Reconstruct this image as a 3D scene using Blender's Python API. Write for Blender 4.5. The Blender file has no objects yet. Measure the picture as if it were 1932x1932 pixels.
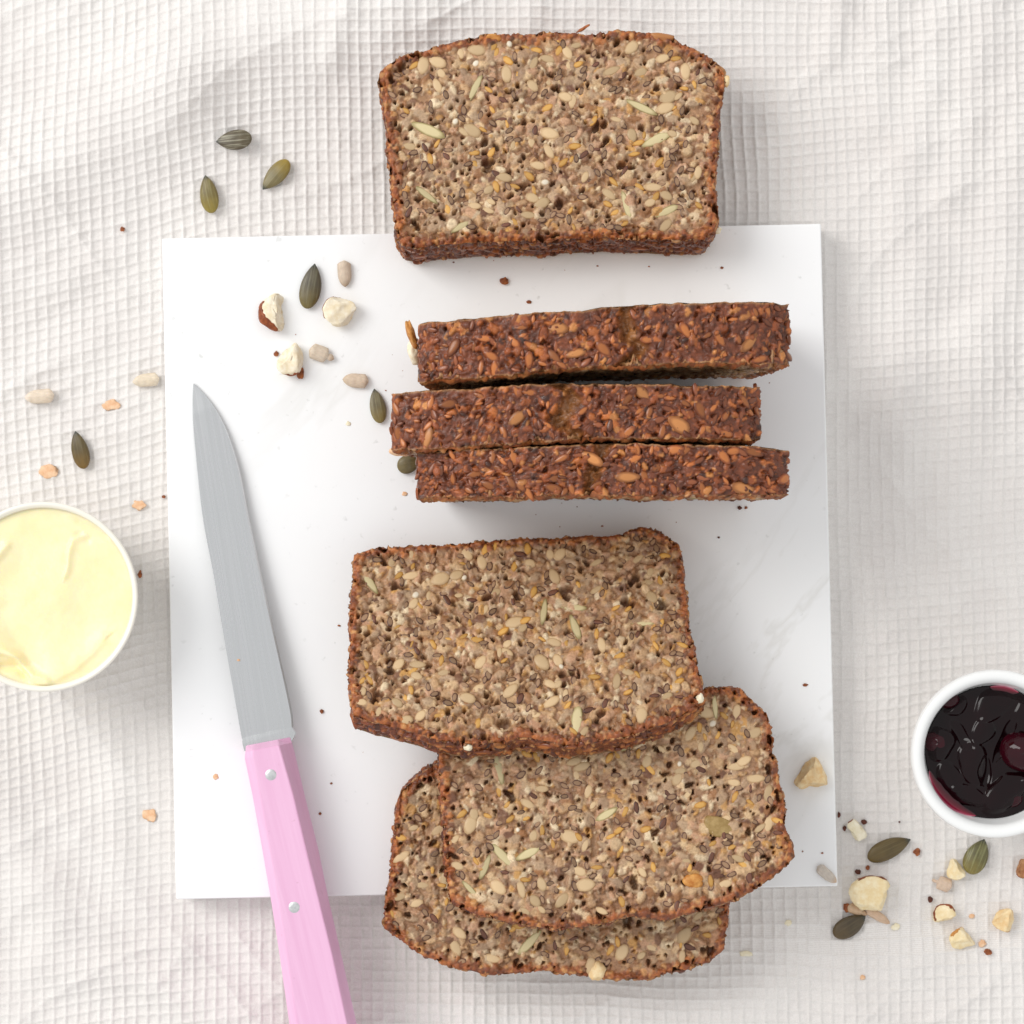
import bpy, bmesh, math, random
import numpy as np
from mathutils import Vector, Matrix

RNG = np.random.default_rng(11)
random.seed(11)
S = 0.01                       # all lengths below are in cm, the scene in metres
D = 85.0                       # lens height above the cloth
FRAME = 33.0                   # cm of cloth across the picture
N = 1932.0                     # measuring units across the picture
sc = bpy.context.scene

# ------------------------------------------------------------------ camera
cam_d = bpy.data.cameras.new('camera')
cam = bpy.data.objects.new('camera', cam_d)
sc.collection.objects.link(cam)
cam.location = (0, 0, D * S)
cam_d.sensor_width = 36.0
cam_d.lens = 36.0 * D / FRAME
cam_d.clip_start = 0.01
cam_d.clip_end = 20.0
cam_d.dof.use_dof = True
cam_d.dof.focus_distance = (D - 4.0) * S
cam_d.dof.aperture_fstop = 22.0
sc.camera = cam
sc.render.resolution_x = sc.render.resolution_y = 1024

# ------------------------------------------------------------------ light
world = bpy.data.worlds.new('World')
sc.world = world
world.use_nodes = True
bg = world.node_tree.nodes['Background']
bg.inputs[0].default_value = (0.995, 0.997, 1.0, 1)
bg.inputs[1].default_value = 0.80

key_d = bpy.data.lights.new('window_light', 'AREA')
key_d.shape = 'RECTANGLE'
key_d.size = 1.10
key_d.size_y = 1.30
key_d.energy = 30.0
key_d.color = (1.0, 0.985, 0.965)
key = bpy.data.objects.new('window_light', key_d)
sc.collection.objects.link(key)
key.location = (-1.50, 0.80, 1.50)
key.rotation_euler = (Vector((0.02, 0, 0)) - key.location).to_track_quat('-Z', 'Y').to_euler()

sc.view_settings.view_transform = 'Standard'
sc.view_settings.look = 'None'
sc.view_settings.exposure = 0.0
sc.view_settings.gamma = 1.0
sc.cycles.use_denoising = True
sc.cycles.max_bounces = 8
sc.cycles.sample_clamp_indirect = 6.0

# ------------------------------------------------------------------ helpers
def K(z):
    return FRAME / N * (D - z) / D

def P(qx, qy, z):
    k = K(z)
    return np.array([(qx - 966.0) * k, -(qy - 966.0) * k, z])

def lin(r, g, b):
    c = np.array([r, g, b], float) / 255.0
    return np.where(c <= 0.04045, c / 12.92, ((c + 0.055) / 1.055) ** 2.4)

def smooth01(t):
    t = np.clip(t, 0, 1)
    return t * t * (3 - 2 * t)

def vnoise(x, y, seed=0, n=256):
    """smooth value noise on arrays x, y (period n)"""
    g = np.random.default_rng(seed).random((n, n))
    xi = np.floor(x).astype(int); yi = np.floor(y).astype(int)
    fx = smooth01(x - xi); fy = smooth01(y - yi)
    a = g[yi % n, xi % n]; b = g[yi % n, (xi + 1) % n]
    c = g[(yi + 1) % n, xi % n]; d = g[(yi + 1) % n, (xi + 1) % n]
    return (a * (1 - fx) + b * fx) * (1 - fy) + (c * (1 - fx) + d * fx) * fy

def fbm(x, y, seed=0, octs=3):
    s = 0; a = 1.0; t = 0
    for o in range(octs):
        s = s + a * (vnoise(x * 2 ** o + 17.3 * o, y * 2 ** o + 5.1 * o, seed + o) - 0.5)
        t += a; a *= 0.5
    return s / t * 2

def raw_mesh(name, verts, quads=None, tris=None, col=None, attrs=None, smooth=True, uv=None):
    """numpy -> mesh; verts in cm"""
    me = bpy.data.meshes.new(name)
    v = np.asarray(verts, float) * S
    nq = 0 if quads is None else len(quads)
    nt = 0 if tris is None else len(tris)
    loops = []
    if nq: loops.append(np.asarray(quads).ravel())
    if nt: loops.append(np.asarray(tris).ravel())
    loops = np.concatenate(loops).astype(np.int32)
    me.vertices.add(len(v)); me.vertices.foreach_set('co', v.ravel())
    me.loops.add(len(loops)); me.loops.foreach_set('vertex_index', loops)
    me.polygons.add(nq + nt)
    starts = np.concatenate([np.arange(nq) * 4, nq * 4 + np.arange(nt) * 3]).astype(np.int32)
    me.polygons.foreach_set('loop_start', starts)
    me.update(calc_edges=True)
    me.validate()
    me.polygons.foreach_set('use_smooth', np.full(len(me.polygons), smooth, dtype=bool))
    if col is not None:
        a = me.attributes.new('Col', 'FLOAT_COLOR', 'POINT')
        c4 = np.ones((len(v), 4)); c4[:, :3] = col
        a.data.foreach_set('color', c4.ravel())
    for k, arr in (attrs or {}).items():
        arr = np.asarray(arr, float)
        if arr.ndim == 1:
            a = me.attributes.new(k, 'FLOAT', 'POINT'); a.data.foreach_set('value', arr)
        else:
            a = me.attributes.new(k, 'FLOAT_VECTOR', 'POINT'); a.data.foreach_set('vector', arr.ravel())
    me.update()
    return me

def grid_quads(nr, nc, close_c=False, off=0):
    r = np.arange(nr - 1)[:, None]
    c = np.arange(nc if close_c else nc - 1)[None, :]
    c2 = (c + 1) % nc
    q = np.stack([r * nc + c, r * nc + c2, (r + 1) * nc + c2, (r + 1) * nc + c], -1)
    return q.reshape(-1, 4) + off

def link(name, me, parent=None, mats=(), loc=None):
    o = bpy.data.objects.new(name, me)
    sc.collection.objects.link(o)
    for m in mats:
        if me is not None and m.name not in [x.name for x in me.materials if x]:
            me.materials.append(m)
    if parent: o.parent = parent
    if loc is not None: o.location = tuple(np.asarray(loc) * S)
    return o

def tag(o, label, cat, group=None, kind=None):
    o['label'] = label; o['category'] = cat
    if group: o['group'] = group
    if kind: o['kind'] = kind
    return o

def empty(name, loc):
    o = bpy.data.objects.new(name, None)
    o.empty_display_size = 0.01
    sc.collection.objects.link(o)
    o.location = tuple(np.asarray(loc) * S)
    return o

# ------------------------------------------------------------------ materials
def mat(name):
    m = bpy.data.materials.new(name); m.use_nodes = True
    nt = m.node_tree
    b = nt.nodes['Principled BSDF']
    return m, nt, b

def nd(nt, t, **kw):
    n = nt.nodes.new(t)
    for k, v in kw.items():
        if k in n.inputs.keys(): n.inputs[k].default_value = v
        else: setattr(n, k, v)
    return n

def mixc(nt, fac, a, b, mode='MIX'):
    n = nt.nodes.new('ShaderNodeMix'); n.data_type = 'RGBA'; n.blend_type = mode
    for s, v in ((n.inputs[0], fac), (n.inputs[6], a), (n.inputs[7], b)):
        if hasattr(v, 'is_output'): nt.links.new(v, s)
        elif isinstance(v, (int, float)): s.default_value = v
        else: s.default_value = (*v, 1) if len(v) == 3 else v
    return n.outputs[2]

def math_(nt, op, a, b=None, clamp=False):
    n = nt.nodes.new('ShaderNodeMath'); n.operation = op; n.use_clamp = clamp
    for s, v in ((n.inputs[0], a), (n.inputs[1], b)):
        if v is None: continue
        if hasattr(v, 'is_output'): nt.links.new(v, s)
        else: s.default_value = v
    return n.outputs[0]

def bump(nt, h, strength, dist, bsdf, prev=None):
    n = nt.nodes.new('ShaderNodeBump')
    n.inputs['Strength'].default_value = strength
    n.inputs['Distance'].default_value = dist
    nt.links.new(h, n.inputs['Height'])
    if prev: nt.links.new(prev, n.inputs['Normal'])
    nt.links.new(n.outputs[0], bsdf.inputs['Normal'])
    return n.outputs[0]

def streak(nt, rot, scale):
    tc = nt.nodes.new('ShaderNodeTexCoord')
    a = nd(nt, 'ShaderNodeMapping'); a.inputs['Rotation'].default_value = (0, 0, rot)
    b = nd(nt, 'ShaderNodeMapping'); b.inputs['Scale'].default_value = scale
    nt.links.new(tc.outputs['Object'], a.inputs[0]); nt.links.new(a.outputs[0], b.inputs[0])
    return b.outputs[0]

def noise(nt, scale, detail=3, coord='Object', rough=0.55):
    tc = nt.nodes.new('ShaderNodeTexCoord')
    n = nt.nodes.new('ShaderNodeTexNoise')
    n.inputs['Scale'].default_value = scale; n.inputs['Detail'].default_value = detail
    n.inputs['Roughness'].default_value = rough
    nt.links.new(tc.outputs[coord], n.inputs['Vector'])
    return n.outputs['Fac']

def ramp(nt, fac, stops):
    n = nt.nodes.new('ShaderNodeValToRGB')
    el = n.color_ramp.elements
    while len(el) < len(stops): el.new(0.5)
    for e, (p, c) in zip(el, stops):
        e.position = p; e.color = (*c, 1) if len(c) == 3 else c
    nt.links.new(fac, n.inputs[0])
    return n.outputs[0]

def attr(nt, name, out='Color'):
    n = nt.nodes.new('ShaderNodeAttribute'); n.attribute_name = name
    return n.outputs[out]

def bread_material(name, rough, spec, fine, bumpd):
    m, nt, b = mat(name)
    c = attr(nt, 'Col')
    f = noise(nt, fine, 4)
    v = ramp(nt, f, [(0.30, (0.76, 0.72, 0.69)), (0.5, (1.02, 1.0, 0.98)), (0.72, (1.20, 1.18, 1.16))])
    nt.links.new(mixc(nt, 1.0, c, v, 'MULTIPLY'), b.inputs['Base Color'])
    r = ramp(nt, noise(nt, fine * 0.6, 2), [(0.35, (rough - 0.2,) * 3), (0.65, (rough + 0.15,) * 3)])
    nt.links.new(r, b.inputs['Roughness'])
    b.inputs['Specular IOR Level'].default_value = spec
    bump(nt, noise(nt, fine * 1.7, 3), 0.5, bumpd, b)
    return m

M_crumb = bread_material('bread_crumb', 0.48, 0.45, 1500, 0.00022)
M_crust = bread_material('bread_crust', 0.42, 0.5, 1500, 0.00028)

def seed_material(name, rim, core, rough=0.45, var=0.16, spec=0.4, line=0.5):
    """cut seed: skin colour at its edge, kernel colour inside; each one differs a little"""
    m, nt, b = mat(name)
    r = attr(nt, 'rim', 'Fac')
    f = ramp(nt, r, [(line, (0, 0, 0)), (min(line + 0.3, 1), (1, 1, 1))])
    c = mixc(nt, f, tuple(lin(*core)), tuple(lin(*rim)))
    oi = nt.nodes.new('ShaderNodeObjectInfo')
    k = ramp(nt, oi.outputs['Random'], [(0, (1 - var, 1 - var * 1.1, 1 - var * 1.3)), (1, (1 + var, 1 + var * 0.95, 1 + var * 0.85))])
    c = mixc(nt, 1.0, c, k, 'MULTIPLY')
    v = ramp(nt, noise(nt, 3.0, 4), [(0.3, (0.85, 0.83, 0.8)), (0.7, (1.12, 1.12, 1.12))])
    c = mixc(nt, 1.0, c, v, 'MULTIPLY')
    nt.links.new(c, b.inputs['Base Color'])
    b.inputs['Roughness'].default_value = rough
    b.inputs['Specular IOR Level'].default_value = spec
    return m

M_sun = seed_material('sunflower_kernel_in_crumb', (184, 154, 116), (205, 178, 140), 0.35, 0.2, line=0.6)
M_pump = seed_material('pumpkin_kernel_in_crumb', (150, 136, 90), (206, 192, 150), 0.35, 0.16, line=0.62)
M_flax = seed_material('flax_in_crumb', (86, 56, 44), (150, 120, 94), 0.4, 0.3, line=0.5)
M_gold = seed_material('golden_flax_in_crumb', (184, 132, 60), (208, 162, 90), 0.35, 0.2)
M_dark = seed_material('dark_flax_in_crumb', (84, 50, 40), (112, 74, 58), 0.35, 0.25)
M_pop = seed_material('popped_grain', (210, 190, 160), (232, 222, 204), 0.55, 0.08)
M_tsun = seed_material('toasted_sunflower', (128, 68, 36), (172, 104, 54), 0.3, 0.42, 0.5)
M_tflax = seed_material('toasted_flax', (100, 50, 30), (134, 76, 46), 0.3, 0.42, 0.5)
M_tpump = seed_material('toasted_pumpkin', (148, 92, 48), (196, 132, 76), 0.35, 0.2, 0.5)

# ------------------------------------------------------------------ marble board outline (needed by the cloth)
BZ = 1.2                      # top of the board
BOARD_Q = [(305.5, 450), (1549, 422), (1580.5, 1672), (332, 1697)]
BOARD = np.array([P(x, y, BZ)[:2] for x, y in BOARD_Q])
BUTTER = (P(81, 1126, 3.6)[:2], 2.93)
JAM = (P(1879, 1423, 2.9)[:2], 2.63)

def poly_sd(px, py, poly):
    """signed distance to a convex polygon given clockwise as seen from above (negative inside)"""
    d = np.full(np.shape(px), -1e9)
    for i in range(len(poly)):
        a = poly[i]; b = poly[(i + 1) % len(poly)]
        e = (b - a) / np.linalg.norm(b - a)
        n = np.array([-e[1], e[0]])
        d = np.maximum(d, (px - a[0]) * n[0] + (py - a[1]) * n[1])
    return d

# ------------------------------------------------------------------ cloth shape
FOLDS = [  # ridge from, to, half width, height (cm)
    (720, 20, 330, 150, 105, 0.60), (330, 150, -80, 420, 120, 0.62),
    (660, -60, 615, 110, 26, 0.16), (1010, -60, 985, 70, 26, 0.12), (830, -60, 800, 60, 22, 0.08),
    (480, -60, 470, 60, 24, 0.08),
    (1590, -60, 1560, 110, 30, 0.14), (1700, -60, 1650, 240, 34, 0.14), (1790, 20, 1690, 420, 36, 0.15),
    (1880, -40, 1800, 380, 40, 0.18), (1940, 200, 1860, 700, 46, 0.20), (1730, 480, 1690, 1000, 44, 0.14),
    (1830, 620, 1800, 1150, 40, 0.16), (1640, 1060, 1720, 1320, 40, 0.12),
    (-40, 560, 250, 470, 40, 0.14), (-40, 760, 160, 640, 34, 0.08),
    (-40, 1440, 100, 1720, 48, 0.22), (-40, 1640, 330, 1800, 44, 0.16), (80, 1800, 520, 1960, 46, 0.24),
    (-40, 1860, 200, 1990, 40, 0.22), (210, 1360, 240, 1640, 34, 0.14),
    (540, 1850, 900, 1905, 40, 0.12), (900, 1905, 1420, 1880, 46, 0.16), (1420, 1780, 1960, 1890, 60, 0.16),
    (1600, 1900, 1990, 1990, 40, 0.15), (1720, 1640, 1990, 1600, 40, 0.08),
]

def cloth_h(x, y):
    x = np.asarray(x, float); y = np.asarray(y, float)
    h = 0.10 * fbm(x / 5.5 + 40, y / 5.5 + 40, 3, 3) + 0.04 * fbm(x / 2.0 + 90, y / 2.0 + 20, 5, 2)
    wx = x + 0.5 * fbm(x / 4 + 60, y / 4 + 60, 8, 2); wy = y + 0.5 * fbm(x / 4 + 10, y / 4 + 80, 9, 2)
    for x1, y1, x2, y2, w, a in FOLDS:
        p = P(x1, y1, 0)[:2]; q = P(x2, y2, 0)[:2]; w = w * K(0)
        e = q - p; L2 = e @ e
        t = np.clip(((wx - p[0]) * e[0] + (wy - p[1]) * e[1]) / L2, 0, 1)
        d2 = (wx - p[0] - t * e[0]) ** 2 + (wy - p[1] - t * e[1]) ** 2
        h = h + a * np.exp(-d2 / (w * w)) * np.clip(1.0, 0, 1)
    cr = 1 - np.abs(fbm(wx / 3.6 + 0.25 * wy, wy / 9.0 + 31, 13, 2)) * 3.0
    h = h + 0.10 * np.clip(cr, 0, 1) ** 2
    cr = 1 - np.abs(fbm(wx / 7.0 + 12, wy / 2.6 - 0.22 * wx, 15, 2)) * 3.2
    h = h + 0.07 * np.clip(cr, 0, 1) ** 2
    m = smooth01((poly_sd(x, y, BOARD) - 0.1) / 1.4)
    for c, r in (BUTTER, JAM):
        m = m * smooth01((np.hypot(x - c[0], y - c[1]) - r * 0.85) / 1.2)
    return h * m

def ridge(d, w):
    return np.exp(-(d / w) ** 2)

def slope_int(x):
    """the weft threads run uphill to the right at the left and far right, level in the middle"""
    t = np.linspace(-70, 70, 1401)
    s = 0.27 * smooth01((-4.5 - t) / 8.0) + 0.10 * smooth01((t - 9.5) / 3.5)
    c = np.cumsum(s) * 0.1
    return np.interp(x, t, c - np.interp(0, t, c))

def build_cloth():
    inner = 19.4; st = 0.042
    mid = np.arange(-inner, inner + 1e-6, st)
    o1 = inner + np.cumsum(np.geomspace(0.08, 2.4, 30))
    ax = np.concatenate([-o1[::-1], mid, o1])
    X, Y = np.meshgrid(ax, ax)
    n = len(ax)
    U = X + 0.012 * Y + 0.16 * fbm(X / 5 + 20, Y / 5 + 20, 21, 2)
    fade = 0.55 + 0.45 * smooth01((Y + 15) / 8)
    V = Y - slope_int(X) * fade - 0.03 * X * smooth01((X - 2) / 3) * smooth01((-12.6 - Y) / 2) * -1 + 0.30 * fbm(X / 6 + 70, Y / 6 + 10, 31, 2)
    pu, pv = 0.362, 0.350
    U = U + 0.020 * fbm(X / 0.7, Y / 0.7, 41, 2); V = V + 0.020 * fbm(X / 0.7 + 50, Y / 0.7 + 7, 45, 2)
    du = (U / pu - np.round(U / pu)) * pu
    dv = (V / pv - np.round(V / pv)) * pv
    iu = np.round(U / pu); iv = np.round(V / pv)
    rs = vnoise(iu * 0.7 + 3, V / 0.25, 51); rs2 = vnoise(U / 0.25, iv * 0.7 + 9, 53)
    lo = vnoise(X / 4 + 11, Y / 4 + 33, 57)
    ru = (0.041 + 0.022 * rs) * ridge(du, 0.038)
    rv = (0.035 + 0.020 * rs2) * ridge(dv, 0.037)
    cone = -0.014 * (1 - np.maximum(np.abs(du - np.sign(du) * pu / 2), np.abs(dv - np.sign(dv) * pv / 2)) / (pu / 2))
    core = (np.abs(X) < inner + 0.01) & (np.abs(Y) < inner + 0.01)
    W = (np.maximum(ru, rv) + 0.35 * np.minimum(ru, rv) + cone) * (0.75 + 0.5 * lo)
    W = W + 0.012 * (vnoise(X / 0.11, Y / 0.11, 61) - 0.5)
    Z = cloth_h(X, Y) - 0.03 + np.where(core, W, 0)
    quads = grid_quads(n, n)
    qc = quads[:, 0]
    fx = X.ravel()[qc]; fy = Y.ravel()[qc]
    keep = ~(poly_sd(fx, fy, BOARD) < -1.3)              # nothing is seen of the cloth well under the board
    quads = quads[keep]
    verts = np.stack([X, Y, Z], -1).reshape(-1, 3)
    used = np.zeros(len(verts), bool); used[quads.ravel()] = True
    remap = np.cumsum(used) - 1
    quads = remap[quads]; verts = verts[used]
    th = np.stack([U, V, np.zeros_like(U)], -1).reshape(-1, 3)[used]
    m, nt, b = mat('waffle_cotton')
    tv = attr(nt, 'thread', 'Vector')
    big = ramp(nt, noise(nt, 40, 3), [(0.3, tuple(lin(243, 239, 236))), (0.7, tuple(lin(249, 246, 243)))])
    # single yarns: fine over and under weave
    def wave(scale, rot):
        mp = nd(nt, 'ShaderNodeMapping'); mp.inputs['Rotation'].default_value = (0, 0, rot)
        nt.links.new(tv, mp.inputs['Vector'])
        w = nd(nt, 'ShaderNodeTexWave'); w.inputs['Scale'].default_value = scale
        w.inputs['Distortion'].default_value = 1.2; w.inputs['Detail'].default_value = 2
        w.inputs['Detail Scale'].default_value = 3
        nt.links.new(mp.outputs[0], w.inputs['Vector'])
        return w.outputs['Fac']
    wv = math_(nt, 'MULTIPLY', wave(7.5, 0), wave(7.5, math.pi / 2))
    fl = noise(nt, 2600, 3)
    yarn = ramp(nt, math_(nt, 'ADD', math_(nt, 'MULTIPLY', wv, 0.5), math_(nt, 'MULTIPLY', fl, 0.7)), [(0.25, (0.84, 0.825, 0.81)), (0.75, (1.04, 1.04, 1.04))])
    nt.links.new(mixc(nt, 1.0, big, yarn, 'MULTIPLY'), b.inputs['Base Color'])
    b.inputs['Roughness'].default_value = 0.9
    b.inputs['Specular IOR Level'].default_value = 0.15
    b.inputs['Sheen Weight'].default_value = 0.08
    fine_n = bump(nt, math_(nt, 'ADD', wv, fl), 0.6, 0.00022, b)
    sx = nt.nodes.new('ShaderNodeSeparateXYZ'); nt.links.new(tv, sx.inputs[0])
    def bars(o, p):
        c = math_(nt, 'COSINE', math_(nt, 'MULTIPLY', o, 2 * math.pi / p))
        return math_(nt, 'POWER', math_(nt, 'ADD', math_(nt, 'MULTIPLY', c, 0.499), 0.5), 7.0)
    waf = math_(nt, 'MULTIPLY', math_(nt, 'MAXIMUM', bars(sx.outputs[0], pu), bars(sx.outputs[1], pv)), attr(nt, 'outer', 'Fac'))
    bump(nt, waf, 1.0, 0.0006, b, prev=fine_n)
    me = raw_mesh('tablecloth', verts, quads, attrs={'thread': th, 'outer': (~core).astype(float).ravel()[used]})
    o = link('tablecloth', me, mats=[m])
    tag(o, 'off white waffle weave cotton cloth spread rumpled under everything', 'tablecloth')

build_cloth()

# ------------------------------------------------------------------ marble board
def build_board():
    bm = bmesh.new()
    top = [bm.verts.new((x * S, y * S, BZ * S)) for x, y in BOARD]
    bot = [bm.verts.new((x * S, y * S, 0.06 * S)) for x, y in BOARD]
    bm.faces.new(top[::-1]); bm.faces.new(bot)
    for i in range(4):
        j = (i + 1) % 4
        bm.faces.new((top[i], top[j], bot[j], bot[i]))
    bmesh.ops.recalc_face_normals(bm, faces=bm.faces)
    bmesh.ops.bevel(bm, geom=list(bm.edges), offset=0.05 * S, segments=3, affect='EDGES', profile=0.5)
    me = bpy.data.meshes.new('marble_board'); bm.to_mesh(me); bm.free()
    m, nt, b = mat('white_marble')
    tc = nt.nodes.new('ShaderNodeTexCoord')
    n1 = nd(nt, 'ShaderNodeTexNoise', Scale=9.0, Detail=5.0, Roughness=0.6); n1.inputs['Distortion'].default_value = 1.0
    nt.links.new(streak(nt, -0.9, (0.7, 2.0, 1)), n1.inputs['Vector'])
    v = math_(nt, 'ABSOLUTE', math_(nt, 'SUBTRACT', n1.outputs['Fac'], 0.5))
    vein = ramp(nt, v, [(0.0, (1, 1, 1)), (0.035, (0, 0, 0))])
    n2 = nd(nt, 'ShaderNodeTexNoise', Scale=14.0, Detail=3.0); nt.links.new(tc.outputs['Object'], n2.inputs['Vector'])
    gate = ramp(nt, n2.outputs['Fac'], [(0.52, (0, 0, 0)), (0.68, (1, 1, 1))])
    f = math_(nt, 'MULTIPLY', math_(nt, 'MULTIPLY', vein, gate), 0.22)
    cloud = ramp(nt, noise(nt, 16, 4), [(0.3, tuple(lin(245, 246, 247))), (0.7, tuple(lin(249, 250, 250)))])
    c = mixc(nt, f, cloud, tuple(lin(196, 194, 184)))
    # small grey specks in the stone, gathered along the veins
    sp = nd(nt, 'ShaderNodeTexNoise', Scale=330.0, Detail=3.0); nt.links.new(tc.outputs['Object'], sp.inputs['Vector'])
    spk = ramp(nt, sp.outputs['Fac'], [(0.66, (0, 0, 0)), (0.74, (1, 1, 1))])
    wide = ramp(nt, v, [(0.0, (1, 1, 1)), (0.07, (0, 0, 0))])
    c = mixc(nt, math_(nt, 'MULTIPLY', math_(nt, 'MULTIPLY', spk, wide), 0.3), c, tuple(lin(150, 152, 146)))
    nt.links.new(c, b.inputs['Base Color'])
    b.inputs['Roughness'].default_value = 0.42
    b.inputs['Specular IOR Level'].default_value = 0.35
    o = link('marble_board', me, mats=[m])
    for p in me.polygons: p.use_smooth = False
    tag(o, 'square white marble board with faint grey veins under the bread', 'serving board')

build_board()

# ------------------------------------------------------------------ seed shapes baked into the bread (shared by all)
def lens_mesh(name, m, tip=0.0, n=10, flat=0.35, skirt=-0.7, crease=0.0, seed=0):
    """unit seed lying in its crumb: a low dome with a skirt; x runs along the seed"""
    r_ = np.random.default_rng(seed)
    ang = np.arange(n) / n * 2 * math.pi
    def ring(r, z):
        w = 1 - tip * 0.5 * (1 + np.cos(ang)) ** 2 * 0.5
        jit = 1 + 0.10 * (r_.random(n) - 0.5)
        return np.stack([np.cos(ang) * r * jit, np.sin(ang) * r * w * jit, np.full(n, z) + 0.06 * (r_.random(n) - .5)], -1)
    rings = [ring(0.55, flat * 0.85), ring(0.88, flat * 0.45), ring(1.0, 0.0), ring(0.96, skirt)]
    v = np.concatenate([[[0, 0, flat]]] + rings)
    rim = np.concatenate([[0.0], np.full(n, .5), np.full(n, .85), np.full(n, 1.0), np.full(n, 1.0)])
    tris = np.array([[0, 1 + i, 1 + (i + 1) % n] for i in range(n)])
    q = grid_quads(4, n, True, 1)[:, [0, 3, 2, 1]]
    me = raw_mesh(name, v / S * 1.0 * 0.01 / 0.01 * S, q, tris, attrs={'rim': rim})
    me.materials.append(m)
    return me

# lens meshes are one unit across half their length; objects scale them (cm)
def lens_set(name, m, **kw):
    return [lens_mesh(name, m, seed=k * 7 + 1, **kw) for k in range(3)]

L_sun = lens_set('sunflower_seed', M_sun, tip=0.18, n=11, flat=0.16)
L_pump = lens_set('pumpkin_seed', M_pump, tip=0.3, n=12, flat=0.14)
L_flax = lens_set('flax_seed', M_flax, tip=0.3, n=8, flat=0.12)
L_gold = lens_set('golden_flax_seed', M_gold, tip=0.3, n=8, flat=0.2)
L_dark = lens_set('dark_flax_seed', M_dark, tip=0.3, n=8, flat=0.22)
L_pop = lens_set('popped_grain', M_pop, tip=0.0, n=8, flat=0.6)
L_tsun = lens_set('sunflower_seed', M_tsun, tip=0.4, n=10, flat=0.38)
L_tflax = lens_set('flax_seed', M_tflax, tip=0.4, n=8, flat=0.42)
L_tpump = lens_set('pumpkin_seed', M_tpump, tip=0.3, n=12, flat=0.3)

def put_seed(name, meshes, parent, pos, ex, ey, ez, L, W, H, yaw):
    """pos in cm relative to the parent"""
    me = random.choice(meshes)
    o = bpy.data.objects.new(name, me)
    sc.collection.objects.link(o)
    o.parent = parent
    c, s = math.cos(yaw), math.sin(yaw)
    a = (ex * c + ey * s); b = (-ex * s + ey * c)
    m = Matrix.Identity(4)
    for i in range(3):
        # lens mesh vertices are in units of 1 cm*S
        m[i][0] = a[i] * L; m[i][1] = b[i] * W; m[i][2] = ez[i] * H; m[i][3] = pos[i] * S
    o.matrix_local = m
    return o

# ------------------------------------------------------------------ bread
CRUMB = [(lin(208, 178, 138), 4), (lin(190, 154, 114), 5), (lin(180, 152, 122), 5), (lin(194, 152, 120), 3.5),
         (lin(196, 148, 84), 1.8), (lin(108, 70, 50), 2.2), (lin(222, 202, 168), 2.6), (lin(158, 130, 104), 4), (lin(148, 102, 64), 2.4)]
CRUST = [(lin(150, 82, 42), 5), (lin(100, 52, 32), 3.4), (lin(182, 110, 56), 4), (lin(200, 146, 90), 2.2), (lin(122, 64, 38), 4), (lin(70, 38, 28), 1.8)]
TOP = [(lin(150, 78, 38), 5), (lin(100, 50, 28), 4.5), (lin(186, 106, 50), 3), (lin(124, 66, 38), 4), (lin(208, 138, 74), 1.6), (lin(166, 92, 48), 3), (lin(62, 34, 24), 2.2)]
def pick(pal, rng):
    w = np.array([p[1] for p in pal]); i = rng.choice(len(pal), p=w / w.sum())
    return pal[i][0] * (0.88 + 0.24 * rng.random())

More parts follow.
